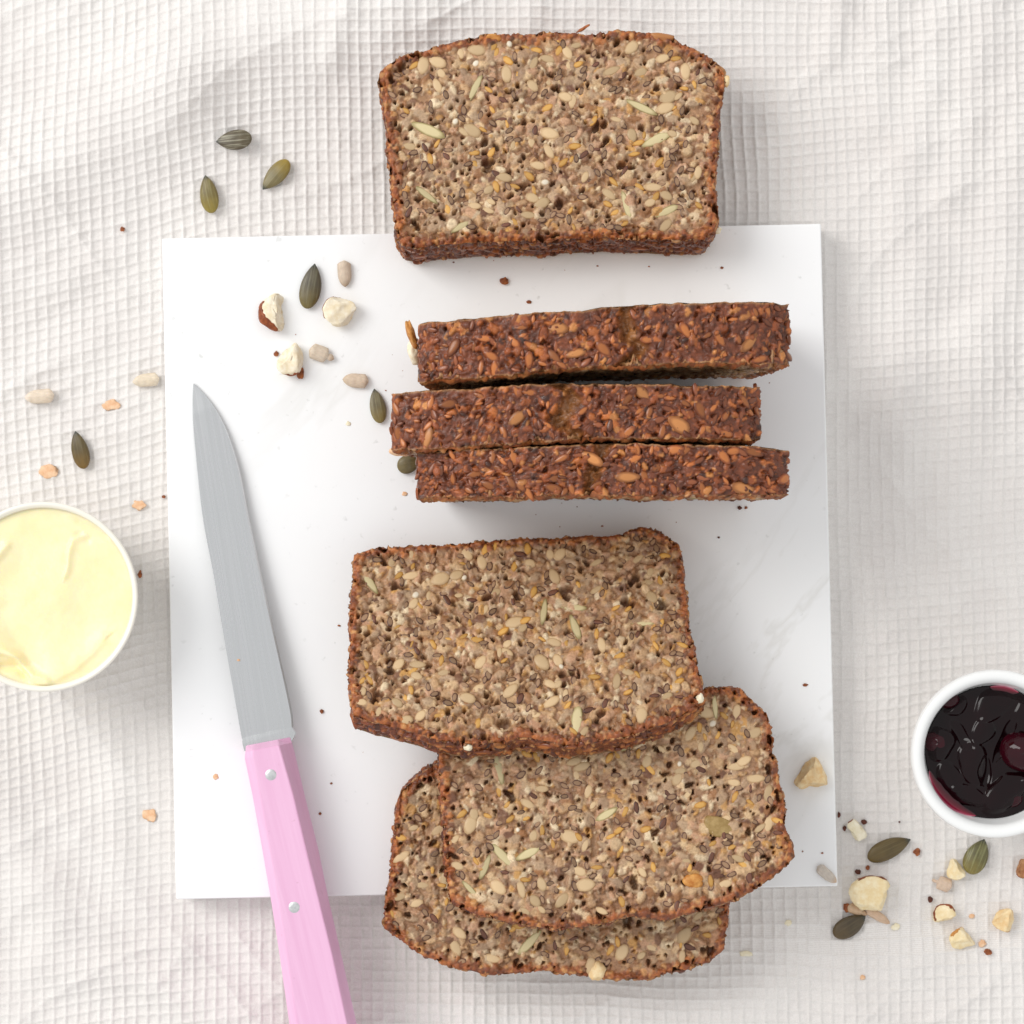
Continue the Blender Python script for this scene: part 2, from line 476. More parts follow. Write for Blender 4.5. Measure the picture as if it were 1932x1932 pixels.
class Field:
    def __init__(s, x0, y0, x1, y1, res):
        s.x0, s.y0, s.res = x0, y0, res
        s.nx = int((x1 - x0) / res) + 2; s.ny = int((y1 - y0) / res) + 2
        s.X, s.Y = np.meshgrid(x0 + np.arange(s.nx) * res, y0 + np.arange(s.ny) * res)
        s.H = np.zeros((s.ny, s.nx)); s.C = np.zeros((s.ny, s.nx, 3))
        s.busy = np.zeros((s.ny, s.nx), bool)
        s.WX = s.X + 0.030 * fbm(s.X / 0.13, s.Y / 0.13, 301, 3); s.WY = s.Y + 0.030 * fbm(s.X / 0.13 + 50, s.Y / 0.13, 305, 3)
    def patch(s, cx, cy, r):
        i0 = max(int((cx - r - s.x0) / s.res), 0); i1 = min(int((cx + r - s.x0) / s.res) + 2, s.nx)
        j0 = max(int((cy - r - s.y0) / s.res), 0); j1 = min(int((cy + r - s.y0) / s.res) + 2, s.ny)
        return slice(j0, j1), slice(i0, i1)
    def r2(s, sl, cx, cy, a, b, ang, wob=0.0, rng=None):
        X = (s.WX if wob else s.X)[sl] - cx; Y = (s.WY if wob else s.Y)[sl] - cy
        c, q = math.cos(ang), math.sin(ang)
        u = X * c + Y * q; v = -X * q + Y * c
        r = (u / a) ** 2 + (v / b) ** 2
        if wob:
            th = np.arctan2(v / b, u / a); p = rng.random(3) * 6.28
            r = r * (1 + wob * (np.sin(2 * th + p[0]) + 0.7 * np.sin(3 * th + p[1]) + 0.5 * np.sin(5 * th + p[2])))
        return r
    def lump(s, cx, cy, a, b, ang, h, col, base, rng, soft=1.0, flat=1.0):
        sl = s.patch(cx, cy, max(a, b) * 1.3)
        if s.H[sl].size == 0: return
        r = s.r2(sl, cx, cy, a, b, ang, 0.12, rng)
        z = base + h * np.sqrt(np.clip(1 - r ** flat, 0, 1))
        m = (r < 1) & (z > s.H[sl])
        s.H[sl][m] = z[m]
        s.C[sl][m] = col * soft + s.C[sl][m] * (1 - soft)
    def hole(s, cx, cy, a, b, ang, depth, rng, col=None, mix=0.0):
        sl = s.patch(cx, cy, max(a, b) * 1.6)
        if s.H[sl].size == 0 or s.busy[sl].mean() > 0.3: return
        r = s.r2(sl, cx, cy, a, b, ang, 0.22, rng)
        z = s.H[sl] - depth * np.clip(1 - r * r, 0, 1) ** 0.5
        m = (r < 1) & ~s.busy[sl]
        s.H[sl][m] = np.minimum(z, s.H[sl])[m]
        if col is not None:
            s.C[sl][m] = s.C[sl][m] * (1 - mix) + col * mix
    def at(s, A, x, y):
        fx = np.clip((x - s.x0) / s.res, 0, s.nx - 1.001); fy = np.clip((y - s.y0) / s.res, 0, s.ny - 1.001)
        i = fx.astype(int); j = fy.astype(int); fx = fx - i; fy = fy - j
        if A.ndim == 3: fx = fx[..., None]; fy = fy[..., None]
        return (A[j, i] * (1 - fx) + A[j, i + 1] * fx) * (1 - fy) + (A[j + 1, i] * (1 - fx) + A[j + 1, i + 1] * fx) * fy

def resample(pts, n):
    pts = np.asarray(pts, float)
    d = np.concatenate([[0], np.cumsum(np.linalg.norm(np.diff(pts, axis=0), axis=1))])
    t = np.linspace(0, d[-1], n)
    out = np.stack([np.interp(t, d, pts[:, k]) for k in range(pts.shape[1])], -1)
    k = max(3, n // 40); e = out.copy()
    for _ in range(3):                      # round the joints, ends kept
        p = np.pad(e, ((k, k), (0, 0)), mode='reflect', reflect_type='odd')
        e = np.mean([p[j:j + n] for j in range(0, 2 * k + 1)], axis=0)
        e[0] = out[0]; e[-1] = out[-1]
    return e

def bread_slice(name, sides, M, thick, seed, n_seeds, res=0.03, wall_res=0.045, cover=None, crack=None,
                wall_dense=None, wall_pal=None, th_min=0.0, rag=0.06, wall_seeds=(0, 0, 0), rim_w=0.2):
    """sides: top (left to right), right (down), bottom (right to left), left (up) in the slice's own plane, cm.
    M(x, y, z) maps the plane (z above the cut face) to the world, cm."""
    rng = np.random.default_rng(seed)
    st_len = 0.03
    curves = []
    for sd in sides:
        L = np.linalg.norm(np.diff(np.asarray(sd), axis=0), axis=1).sum()
        curves.append(resample(sd, max(int(L / st_len), 8)))
    loop = np.concatenate([c[:-1] for c in curves])          # clockwise
    n = len(loop)
    s_arc = np.concatenate([[0], np.cumsum(np.linalg.norm(np.diff(loop, axis=0), axis=1))])
    tg = np.roll(loop, -3, 0) - np.roll(loop, 3, 0)
    tg /= np.linalg.norm(tg, axis=1)[:, None]
    nrm = np.stack([-tg[:, 1], tg[:, 0]], -1)                 # outward for a clockwise loop
    env = np.minimum(1, np.minimum(np.arange(n), np.arange(n)[::-1]) / 10)
    jit = (rag * fbm(s_arc / 0.45, s_arc * 0 + seed, seed, 3) + 0.6 * rag * fbm(s_arc / 1.4, s_arc * 0 + 3.3, seed + 5, 2)) * env
    loop = loop + nrm * jit[:, None]
    # split again for the face grid
    idx = np.cumsum([0] + [len(c) - 1 for c in curves])
    C = [np.concatenate([loop[idx[k]:idx[k + 1]], loop[idx[k + 1] % n][None]]) for k in range(4)]
    xmin, ymin = loop.min(0) - 0.2; xmax, ymax = loop.max(0) + 0.2
    F = Field(xmin, ymin, xmax, ymax, min(res, 0.045))
    dec = loop[::3]
    dist = np.full(F.H.shape, 1e9)
    for k in range(0, len(dec), 40):
        dd = (F.X[..., None] - dec[k:k + 40, 0]) ** 2 + (F.Y[..., None] - dec[k:k + 40, 1]) ** 2
        dist = np.minimum(dist, dd.min(-1))
    dist = np.sqrt(dist)
    # which raster points lie inside the outline
    inside = np.zeros(F.H.shape, bool)
    lx, ly = dec[:, 0], dec[:, 1]; jx, jy = np.roll(lx, 1), np.roll(ly, 1)
    for a_, b_, c_, d_ in zip(lx, ly, jx, jy):
        if b_ == d_: continue
        cr = ((b_ > F.Y) != (d_ > F.Y)) & (F.X < (c_ - a_) * (F.Y - b_) / (d_ - b_) + a_)
        inside ^= cr
    dist = np.where(inside, dist, 0)
    # ---- matrix of the crumb
    n1 = fbm(F.X / 0.9 + 9, F.Y / 0.9 + seed, seed + 11, 3); n2 = fbm(F.X / 0.16, F.Y / 0.16, seed + 17, 2)
    base = lin(164, 126, 92)[None, None] * (1 + 0.16 * n1 + 0.16 * n2)[..., None]
    pk = smooth01(fbm(F.X / 1.6 + 3, F.Y / 1.6 + 8, seed + 23, 2) + 0.5)[..., None]
    F.C = base * (1 - 0.35 * pk) + lin(170, 134, 110)[None, None] * 0.35 * pk
    F.H = -0.085 + 0.035 * n2 + 0.045 * fbm(F.X / 0.30, F.Y / 0.30, seed + 29, 2) + 0.05 * fbm(F.X / 2.2, F.Y / 2.2, seed + 33, 2)
    area = (xmax - xmin) * (ymax - ymin)
    def rnd():
        return xmin + rng.random() * (xmax - xmin), ymin + rng.random() * (ymax - ymin)
    dat = lambda x, y: float(dist[min(max(int((y - ymin) / F.res), 0), F.ny - 1), min(max(int((x - xmin) / F.res), 0), F.nx - 1)])
    for big in (0, 1):
        for _ in range(int(area * (34 if big else 26))):
            x, y = rnd()
            a = (0.09 + 0.15 * rng.random() ** 1.6) if big == 0 else (0.035 + 0.08 * rng.random() ** 1.5)
            b = a * (0.38 + 0.45 * rng.random())
            F.lump(x, y, a, b, rng.random() * 6.3, 0.05 + 0.06 * rng.random(), pick(CRUMB, rng), -0.06 + 0.022 * rng.standard_normal(), rng, 0.6 + 0.38 * rng.random(), 2.4)
    # browned rim
    rimw = rim_w * (0.55 + 0.9 * vnoise(F.X / 0.5 + 5, F.Y / 0.5 + 2, seed + 41)) + 0.02
    brown = smooth01(1 - (dist - 0.35 * rimw) / rimw)
    near = smooth01(1 - dist / 0.9) * (0.4 + 0.7 * vnoise(F.X / 0.4, F.Y / 0.4, seed + 43))
    F.C = F.C * (1 - 0.5 * near[..., None]) + F.C * lin(196, 146, 88)[None, None] * 1.05 * 0.5 * near[..., None]
    bc = lin(156, 90, 50)[None, None] * (0.6 + 0.9 * vnoise(F.X / 0.12, F.Y / 0.12, seed + 47))[..., None]
    F.C = F.C * (1 - brown[..., None]) + bc * brown[..., None]
    for _ in range(int(s_arc[-1] * 26)):
        k = rng.integers(n); ins = rng.random() ** 1.6 * 0.30
        x, y = loop[k] - nrm[k] * ins
        a = 0.04 + 0.09 * rng.random(); b = a * (0.5 + 0.4 * rng.random())
        F.lump(x, y, a, b, rng.random() * 6.3, 0.05 + 0.08 * rng.random(), pick(CRUST, rng), 0.0, rng, 0.75)
    # ---- seeds that show: chosen first so that holes leave them alone
    chosen = []
    def try_seed(kind, L, W, margin):
        for _ in range(25):
            x, y = rnd()
            if dat(x, y) < margin: continue
            if cover is not None and cover(x, y): return
            if all((x - c[1]) ** 2 + (y - c[2]) ** 2 > (0.50 * (L + c[3])) ** 2 for c in chosen):
                yaw = rng.random() * math.pi * 2
                chosen.append((kind, x, y, L, W, yaw))
                return
    ns, npk, nf, ng, nk, nw = n_seeds
    for _ in range(npk): L = 0.36 + 0.22 * rng.random(); try_seed('pump', L, L * (0.22 + 0.14 * rng.random()), 0.5)
    for _ in range(ns): L = 0.15 + 0.17 * rng.random(); try_seed('sun', L, L * (0.42 + 0.32 * rng.random()), 0.28)
    for _ in range(nk): L = 0.14 + 0.08 * rng.random(); try_seed('dark', L, L * (0.4 + 0.15 * rng.random()), 0.25)
    for _ in range(ng): L = 0.13 + 0.09 * rng.random(); try_seed('gold', L, L * (0.42 + 0.18 * rng.random()), 0.22)
    for _ in range(nf): L = 0.14 + 0.05 * rng.random(); try_seed('flax', L, L * (0.48 + 0.16 * rng.random()), 0.22)
    for _ in range(nw): L = 0.09 + 0.06 * rng.random(); try_seed('pop', L, L * 0.8, 0.15)
    for k, x, y, L, W, yaw in chosen:
        sl = F.patch(x, y, L)
        F.busy[sl] |= F.r2(sl, x, y, L, W, yaw) < 0.9
    # ---- pores and caves
    for _ in range(int(area * 4.2)):
        x, y = rnd(); a = 0.022 + 0.03 * rng.random()
        F.hole(x, y, a * 1.4, a, rng.random() * 6.3, 0.22 + 0.25 * rng.random(), rng)
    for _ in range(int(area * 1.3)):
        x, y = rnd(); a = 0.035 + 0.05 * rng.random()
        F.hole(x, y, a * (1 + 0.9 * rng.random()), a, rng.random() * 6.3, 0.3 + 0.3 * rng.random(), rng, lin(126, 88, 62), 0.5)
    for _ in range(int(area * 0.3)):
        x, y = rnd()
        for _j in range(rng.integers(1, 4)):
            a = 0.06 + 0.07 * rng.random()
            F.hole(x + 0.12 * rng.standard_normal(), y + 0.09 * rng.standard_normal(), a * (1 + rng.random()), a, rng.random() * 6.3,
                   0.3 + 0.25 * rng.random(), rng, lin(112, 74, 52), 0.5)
    # seeds sit level with the cut
    for k, x, y, L, W, yaw in chosen:
        sl = F.patch(x, y, L); r = F.r2(sl, x, y, L, W, yaw)
        w = np.clip((1.15 - r) / 0.4, 0, 1)
        F.H[sl] = F.H[sl] * (1 - 0.72 * w) + (-0.012) * 0.72 * w
    F.H = np.clip(F.H, -0.36, 0.2)
    F.H -= 0.10 * np.clip(1 - dist / 0.16, 0, 1) ** 2         # the rim is rounded off
    # ---- cut face
    nu = max(int(np.linalg.norm(C[0][0] - C[0][-1]) / res), 8); nv = max(int(np.linalg.norm(C[1][0] - C[1][-1]) / res), 8)
    def coons(nu, nv, shrink=0.0):
        rs = lambda c, m: np.stack([np.interp(np.linspace(0, 1, m), np.linspace(0, 1, len(c)), c[:, k]) for k in (0, 1)], -1)
        T = rs(C[0], nu); R = rs(C[1], nv); B = rs(C[2][::-1], nu); Lf = rs(C[3][::-1], nv)
        u = np.linspace(0, 1, nu)[None, :, None]; v = np.linspace(0, 1, nv)[:, None, None]
        G = (1 - v) * T[None] + v * B[None] + (1 - u) * Lf[:, None] + u * R[:, None]
        G -= (1 - u) * (1 - v) * T[0] + u * (1 - v) * T[-1] + (1 - u) * v * B[0] + u * v * B[-1]
        return G[..., 0], G[..., 1]
    gx, gy = coons(nu, nv)
    gz = F.at(F.H, gx, gy); gc = F.at(F.C, gx, gy)
    W3 = M(gx, gy, gz)
    root_pos = M(np.array(loop[:, 0].mean()), np.array(loop[:, 1].mean()), np.array(-thick))
    root = empty(name, root_pos)
    rel = lambda a: np.asarray(a).reshape(-1, 3) - root_pos
    fx, fy = coons(40, 28)
    back = M(fx, fy, -thick + 0.03 * fbm(fx / 0.6, fy / 0.6, seed + 3, 2))
    nf0 = nu * nv
    flip = [0, 1, 2, 3]
    q1 = grid_quads(nv, nu)[:, ::-1]; q2 = grid_quads(28, 40, off=nf0)
    bcol = np.tile(lin(168, 136, 104), (40 * 28, 1)) * (0.8 + 0.4 * vnoise(fx / 0.3, fy / 0.3, seed).reshape(-1, 1))
    me = raw_mesh('crumb', np.concatenate([rel(W3), rel(back)]), np.concatenate([q1, q2]), col=np.concatenate([gc.reshape(-1, 3), bcol]))
    link('crumb', me, root, [M_crumb])
    # ---- crust round the outside
    pal = wall_pal or CRUST
    per = s_arc[-1]
    if wall_dense is None:
        sp = np.arange(0, n, max(int(wall_res / st_len), 1))
    else:
        dense = wall_dense(loop)
        sp = np.array([i for i in range(n) if dense[i] or i % 4 == 0])
    nt_ = max(int(thick / wall_res), 6)
    WF = Field(-0.3, -0.1, per + 0.3, thick + 0.1, 0.03)
    WF.C = lin(108, 56, 32)[None, None] * (0.45 + 1.0 * vnoise(WF.X / 0.14, WF.Y / 0.14, seed + 71))[..., None]
    WF.H = -0.02 + 0.055 * fbm(WF.X / 0.4, WF.Y / 0.4, seed + 73, 3) + 0.03 * fbm(WF.X / 0.08, WF.Y / 0.08, seed + 77, 2)
    for _ in range(int(per * thick * 34)):
        x = rng.random() * per; y = rng.random() * thick
        a = 0.04 + 0.15 * rng.random() ** 1.8; b = a * (0.35 + 0.45 * rng.random())
        WF.lump(x, y, a, b, rng.random() * 6.3, 0.04 + 0.055 * rng.random(), pick(pal, rng), -0.02 + 0.02 * rng.standard_normal(), rng, 0.6 + 0.4 * rng.random(), 2.0)
    for _ in range(int(per * thick * 26)):
        x = rng.random() * per; y = rng.random() * thick; a = 0.025 + 0.03 * rng.random()
        WF.lump(x, y, a, a * 0.7, rng.random() * 6.3, 0.03 + 0.04 * rng.random(), pick(pal, rng), 0.01, rng, 0.7)
    for _ in range(int(per * thick * 8)):
        x = rng.random() * per; y = rng.random() * thick; a = 0.02 + 0.05 * rng.random()
        WF.hole(x, y, a * 1.6, a, rng.random() * 6.3, 0.06 + 0.1 * rng.random(), rng)
    if crack:                                                   # the loaf's top split while baking
        for cx_, wd in crack:
            k0 = int(np.argmin(np.where(loop[:, 1] > loop[:, 1].mean(), np.abs(loop[:, 0] - cx_), 1e9)))
            c0 = s_arc[k0]
            wob = 0.45 * fbm(WF.Y / 0.6, WF.Y * 0 + seed, seed + 81, 2)
            w = smooth01(1 - np.abs(WF.X - c0 - wob) / (wd * (0.55 + 0.8 * vnoise(WF.Y / 0.25 + 4, WF.X * 0 + 1, seed + 83))))
            fib = vnoise(WF.X / 0.12, WF.Y / 0.05, seed + 85)
            WF.H = WF.H - w * (0.24 + 0.10 * fib)
            tone = lin(150, 102, 58)[None, None] * (0.55 + 0.8 * fib)[..., None]
            WF.C = WF.C * (1 - 0.8 * w[..., None]) + tone * 0.8 * w[..., None]
    # paler where the knife went through
    edge = smooth01(1 - np.minimum(WF.Y, thick - WF.Y) / 0.07) * 0.6
    WF.C = WF.C * (1 - edge[..., None]) + lin(206, 158, 106)[None, None] * edge[..., None]
    tt = np.linspace(0, 1, nt_)
    ss = s_arc[sp]
    SX, TY = np.meshgrid(ss, tt * thick)
    wh = WF.at(WF.H, SX, TY); wc = WF.at(WF.C, SX, TY)
    wh *= np.minimum(1, np.minimum(SX, per - SX) / 0.3 + 0.1)
    lo = loop[sp]; no = nrm[sp]
    zt = F.at(F.H, lo[:, 0], lo[:, 1])
    px = lo[None, :, 0] + no[None, :, 0] * wh; py = lo[None, :, 1] + no[None, :, 1] * wh
    pz = -TY + np.where(np.arange(nt_)[:, None] == 0, zt[None], 0)
    rows = [M(px, py, pz)]
    ix = lo[:, 0] - no[:, 0] * 0.12; iy = lo[:, 1] - no[:, 1] * 0.12
    inner = M(ix, iy, zt - 0.10)[None]
    inner2 = M(ix, iy, np.full(len(sp), -thick + 0.02))[None]
    wv = np.concatenate([inner, rows[0], inner2]); wcol = np.concatenate([wc[:1], wc, wc[-1:]])
    q = grid_quads(nt_ + 2, len(sp), True)
    mew = raw_mesh('crust', rel(wv), q, col=wcol.reshape(-1, 3))
    link('crust', mew, root, [M_crust])
    # ---- the seeds
    X0, Y0, Z0 = (np.array(v, float) for v in (0, 0, 0))
    kinds = {'sun': ('sunflower_seed', L_sun), 'pump': ('pumpkin_seed', L_pump), 'flax': ('flax_seed', L_flax),
             'gold': ('golden_flax_seed', L_gold), 'dark': ('dark_flax_seed', L_dark), 'pop': ('popped_grain', L_pop)}
    for k, x, y, L, W, yaw in chosen:
        p = M(np.array(x), np.array(y), np.array(0.0)); e = 0.01
        ex = M(np.array(x + e), np.array(y), np.array(0.0)) - p; ex /= np.linalg.norm(ex)
        ey = M(np.array(x), np.array(y + e), np.array(0.0)) - p; ey /= np.linalg.norm(ey)
        ez = np.cross(ex, ey)
        nm, ms = kinds[k]
        h = {'pop': 0.09}.get(k, max(W * 0.9, 0.09))
        put_seed(nm, ms, root, p - root_pos + ez * (-0.014 + 0.026 * rng.random()), ex, ey, ez, L, W, h, yaw)
    wsun, wfl, wpk = wall_seeds
    top_ok = wall_dense(loop) if wall_dense is not None else (loop[:, 1] < loop[:, 1].mean() - 1.5)
    ks = np.nonzero(top_ok)[0]
    used = []
    for nm, ms, cnt in (('pumpkin_seed', L_tpump, wpk), ('sunflower_seed', L_tsun, wsun), ('flax_seed', L_tflax, wfl)):
        for _ in range(cnt):
            for _try in range(20):
                k = int(rng.choice(ks)); t = 0.13 + rng.random() * (thick - 0.26)
                L = {'pumpkin_seed': 0.30 + 0.12 * rng.random(), 'sunflower_seed': 0.13 + 0.19 * rng.random() ** 1.3, 'flax_seed': 0.14 + 0.10 * rng.random()}[nm]
                if all((s_arc[k] - u[0]) ** 2 + (t - u[1]) ** 2 > (0.6 * (L + u[2])) ** 2 for u in used): break
            else:
                continue
            used.append((s_arc[k], t, L))
            W = L * (0.4 + 0.2 * rng.random())
            h = float(WF.at(WF.H, np.array([s_arc[k]]), np.array([t]))[0])
            if h < -0.12: continue
            bx, by = loop[k] + nrm[k] * (h * 0.6 + 0.004)
            p = M(np.array(bx), np.array(by), np.array(-t))
            q_ = M(np.array(bx + nrm[k][0] * .05), np.array(by + nrm[k][1] * .05), np.array(-t))
            ez = (q_ - p) / np.linalg.norm(q_ - p)
            ex = M(np.array(bx + tg[k][0] * .05), np.array(by + tg[k][1] * .05), np.array(-t)) - p
            ex = ex - ez * (ex @ ez); ex /= np.linalg.norm(ex); ey = np.cross(ez, ex)
            # never flat: each one leans a little
            ez2 = ez + 0.13 * ex * rng.standard_normal() + 0.13 * ey * rng.standard_normal(); ez2 /= np.linalg.norm(ez2)
            ex = ex - ez2 * (ex @ ez2); ex /= np.linalg.norm(ex); ey = np.cross(ez2, ex)
            put_seed(nm, ms, root, p - root_pos, ex, ey, ez2, L, W, max(W * 0.8, 0.09), rng.random() * 6.3)
    root['_n'] = len(chosen)
    del root['_n']
    return root

def plane_from(qa, za, qb, zb, roll=0.0):
    """plane through two picture points of given heights (a above b in the picture), level sideways"""
    a = P(*qa, za); b = P(*qb, zb)
    ey = a - b; ey[0] = 0; ey /= np.linalg.norm(ey)
    ex = np.array([math.cos(roll), 0, math.sin(roll)])
    ex -= ey * (ex @ ey); ex /= np.linalg.norm(ex)
    nz = np.cross(ex, ey)
    return a, ex, ey, nz

def to_plane(q, pl):
    o, ex, ey, nz = pl
    c = np.array([0, 0, D]); d = P(q[0], q[1], 0.0) - c
    t = ((o - c) @ nz) / (d @ nz)
    w = c + d * t - o
    return (w @ ex, w @ ey)

def lying(name, sidesq, pl, **kw):
    o, ex, ey, nz = pl
    def M(x, y, z):
        x = np.asarray(x, float)[..., None]; y = np.asarray(y, float)[..., None]; z = np.asarray(z, float)[..., None]
        return o + x * ex + y * ey + z * nz
    sides = [[to_plane(q, pl) for q in sd] for sd in sidesq]
    return bread_slice(name, sides, M, **kw)

def in_poly(q, poly):
    c = False; j = len(poly) - 1
    for i in range(len(poly)):
        (x1, y1), (x2, y2) = poly[i], poly[j]
        if (y1 > q[1]) != (y2 > q[1]) and q[0] < (x2 - x1) * (q[1] - y1) / (y2 - y1) + x1: c = not c
        j = i
    return c

def cover_fn(pl, polys):
    o, ex, ey, nz = pl
    def f(x, y):
        w = o + x * ex + y * ey
        k = K(w[2]); q = (w[0] / k + 966, -w[1] / k + 966)
        return any(in_poly(q, p) for p in polys)
    return f

# the slice lying half on the board, half on the cloth
A_sides = [
    [(717, 134), (745, 113), (800, 93), (850, 81), (905, 67), (960, 64), (1020, 63), (1075, 63), (1120, 61), (1160, 58), (1200, 57), (1235, 62), (1270, 72), (1300, 84), (1330, 101), (1348, 114), (1358, 124), (1365, 138)],
    [(1365, 138), (1366, 165), (1360, 200), (1354, 250), (1351, 320), (1352, 370), (1357, 410), (1352, 432), (1330, 456)],
    [(1330, 456), (1260, 450), (1180, 448), (1100, 448), (1000, 453), (900, 457), (830, 462), (785, 466), (760, 464)],
    [(760, 464), (748, 438), (745, 400), (737, 340), (729, 280), (728, 240), (722, 205), (716, 160), (717, 134)]]
plA = plane_from((1040, 60), 1.95, (1040, 460), 3.1)
sA = lying('bread_slice', A_sides, plA, thick=1.75, seed=101, n_seeds=(54, 8, 120, 50, 18, 5), wall_seeds=(22, 22, 1))
tag(sA, 'seeded bread slice lying face up alone, half on the board and half on the cloth', 'bread slice', 'seeded bread slices')

# the three slices that lie on each other; the uppermost leans on the next
D_sides = [
    [(668, 1046), (690, 1036), (760, 1030), (830, 1028), (905, 1022), (960, 1018), (1040, 1016), (1090, 1013), (1140, 1011), (1165, 1013), (1183, 1001), (1212, 993), (1240, 995), (1262, 1012), (1284, 1030)],
    [(1284, 1030), (1290, 1070), (1294, 1120), (1302, 1180), (1311, 1225), (1318, 1262), (1326, 1298), (1329, 1318)],
    [(1329, 1318), (1300, 1343), (1262, 1362), (1220, 1376), (1170, 1390), (1110, 1400), (1060, 1404), (1020, 1398), (990, 1388), (960, 1398), (920, 1404), (870, 1402), (820, 1392), (770, 1378), (720, 1366), (668, 1348)],
    [(668, 1348), (663, 1320), (659, 1280), (660, 1230), (662, 1180), (664, 1120), (666, 1080), (668, 1046)]]
E_sides = [
    [(824, 1368), (930, 1352), (1060, 1338), (1180, 1322), (1280, 1308), (1345, 1299), (1375, 1295), (1398, 1300)],
    [(1398, 1300), (1422, 1322), (1446, 1346), (1456, 1400), (1466, 1455), (1478, 1505), (1482, 1550), (1491, 1592), (1496, 1614)],
    [(1496, 1614), (1475, 1640), (1440, 1664), (1400, 1690), (1360, 1708), (1320, 1720), (1265, 1734), (1225, 1732), (1185, 1724), (1140, 1742), (1080, 1752), (1030, 1752), (980, 1745), (930, 1736), (890, 1724), (852, 1702)],
    [(852, 1702), (845, 1670), (838, 1620), (833, 1560), (830, 1500), (828, 1440), (824, 1368)]]
F_sides = [
    [(750, 1508), (766, 1484), (790, 1462), (822, 1442), (900, 1436), (1040, 1438), (1200, 1440), (1352, 1446)],
    [(1352, 1446), (1366, 1520), (1374, 1600), (1375, 1700), (1372, 1760), (1369, 1793)],
    [(1369, 1793), (1345, 1812), (1300, 1828), (1255, 1840), (1210, 1849), (1160, 1846), (1100, 1842), (1050, 1834), (1000, 1830), (950, 1839), (905, 1837), (865, 1826), (825, 1814), (790, 1800), (757, 1780), (726, 1752)],
    [(726, 1752), (729, 1710), (735, 1660), (739, 1620), (745, 1560), (750, 1508)]]
plD = plane_from((990, 1010), 2.6, (990, 1397), 5.5)
plE = plane_from((1120, 1300), 3.55, (1120, 1750), 4.4)
plF = plane_from((1050, 1440), 2.54, (1050, 1840), 2.54)
polyD = [q for s in D_sides for q in s[:-1]]
polyE = [q for s in E_sides for q in s[:-1]]
sD = lying('bread_slice', D_sides, plD, thick=1.15, seed=202, n_seeds=(56, 6, 130, 52, 18, 3), wall_seeds=(26, 26, 1), rim_w=0.17)
tag(sD, 'seeded bread slice uppermost of the overlapping three, propped up on the next', 'bread slice', 'seeded bread slices')
sE = lying('bread_slice', E_sides, plE, thick=1.3, seed=307, n_seeds=(56, 9, 128, 50, 18, 3), wall_seeds=(8, 8, 0), cover=cover_fn(plE, [polyD]))
tag(sE, 'seeded bread slice in the middle of the overlapping three, its corner above the board edge', 'bread slice', 'seeded bread slices')
sF = lying('bread_slice', F_sides, plF, thick=1.3, seed=404, n_seeds=(54, 7, 118, 46, 20, 2), wall_seeds=(8, 8, 0), cover=cover_fn(plF, [polyD, polyE]))
tag(sF, 'seeded bread slice lowest of the overlapping three, jutting off the board onto the cloth', 'bread slice', 'seeded bread slices')

# the three slices standing on edge, their crusty tops to the lens
def standing(name, backq, frontq, label, seed, crack_q, lean=0.0):
    base = BZ
    k = K(7.2)
    xl = (min(backq[0][0], frontq[0][0]) + 2 - 966) * k; xr = (max(backq[-1][0], frontq[-1][0]) - 2 - 966) * k
    X = lambda t: xl + (xr - xl) * t
    prof_top = [(0, 5.95), (0.05, 6.25), (0.15, 6.6), (0.3, 6.9), (0.45, 6.98), (0.6, 7.0), (0.78, 6.98), (0.9, 6.75), (0.96, 6.5), (1.0, 6.1)]
    top = [(X(t), z) for t, z in prof_top]
    right = [(X(1.0), 6.1), (X(0.99), 4.5), (X(0.975), 2.5), (X(0.965), 0.5), (X(0.93), 0.03)]
    bottom = [(X(0.93), 0.03), (X(0.5), 0.02), (X(0.06), 0.03)]
    left = [(X(0.06), 0.03), (X(0.03), 0.6), (X(0.015), 2.5), (X(0.005), 4.5), (X(0), 5.95)]
    tx = np.array([p[0] for p in top]); tz = np.array([p[1] for p in top])
    def line(q):
        xs, ys = [], []
        for qx, qy in q:
            z = base + float(np.interp((qx - 966) * K(7.6), tx, tz))
            w = P(qx, qy, z); xs.append(w[0]); ys.append(w[1])
        return np.array(xs), np.array(ys)
    fx, fy = line(frontq); bx, by = line(backq)
    fr = lambda x: np.interp(x, fx, fy) + 0.045 * fbm(x / 0.22, x * 0 + seed, seed, 3) + 0.03 * fbm(x / 1.1, x * 0 + seed, seed + 2, 2)
    bk = lambda x: np.interp(x, bx, by) + 0.045 * fbm(x / 0.22, x * 0 + seed + 7, seed + 4, 3) + 0.03 * fbm(x / 1.1, x * 0 + seed, seed + 6, 2)
    th = 1.75
    def M(x, y, z):
        x = np.asarray(x, float); y = np.asarray(y, float); z = np.asarray(z, float)
        x, y, z = np.broadcast_arrays(x, y, z)
        f = fr(x); b = bk(x)
        yy = np.where(z > 0, f - z, f + (-z / th) * (b - f))
        return np.stack([x, yy + lean * (7 - y) / 7, base + y], -1)
    cr = [((qx - 966) * K(8.1), w) for qx, w in crack_q]
    r = bread_slice(name, [top, right, bottom, left], M, thick=th, seed=seed, n_seeds=(26, 3, 40, 14, 4, 2), res=0.07, wall_res=0.033,
                    crack=cr, wall_dense=lambda lp: lp[:, 1] > 5.4, wall_pal=TOP, rag=0.035, wall_seeds=(56, 40, 4))
    tag(r, label, 'bread slice', 'seeded bread slices')
    return r

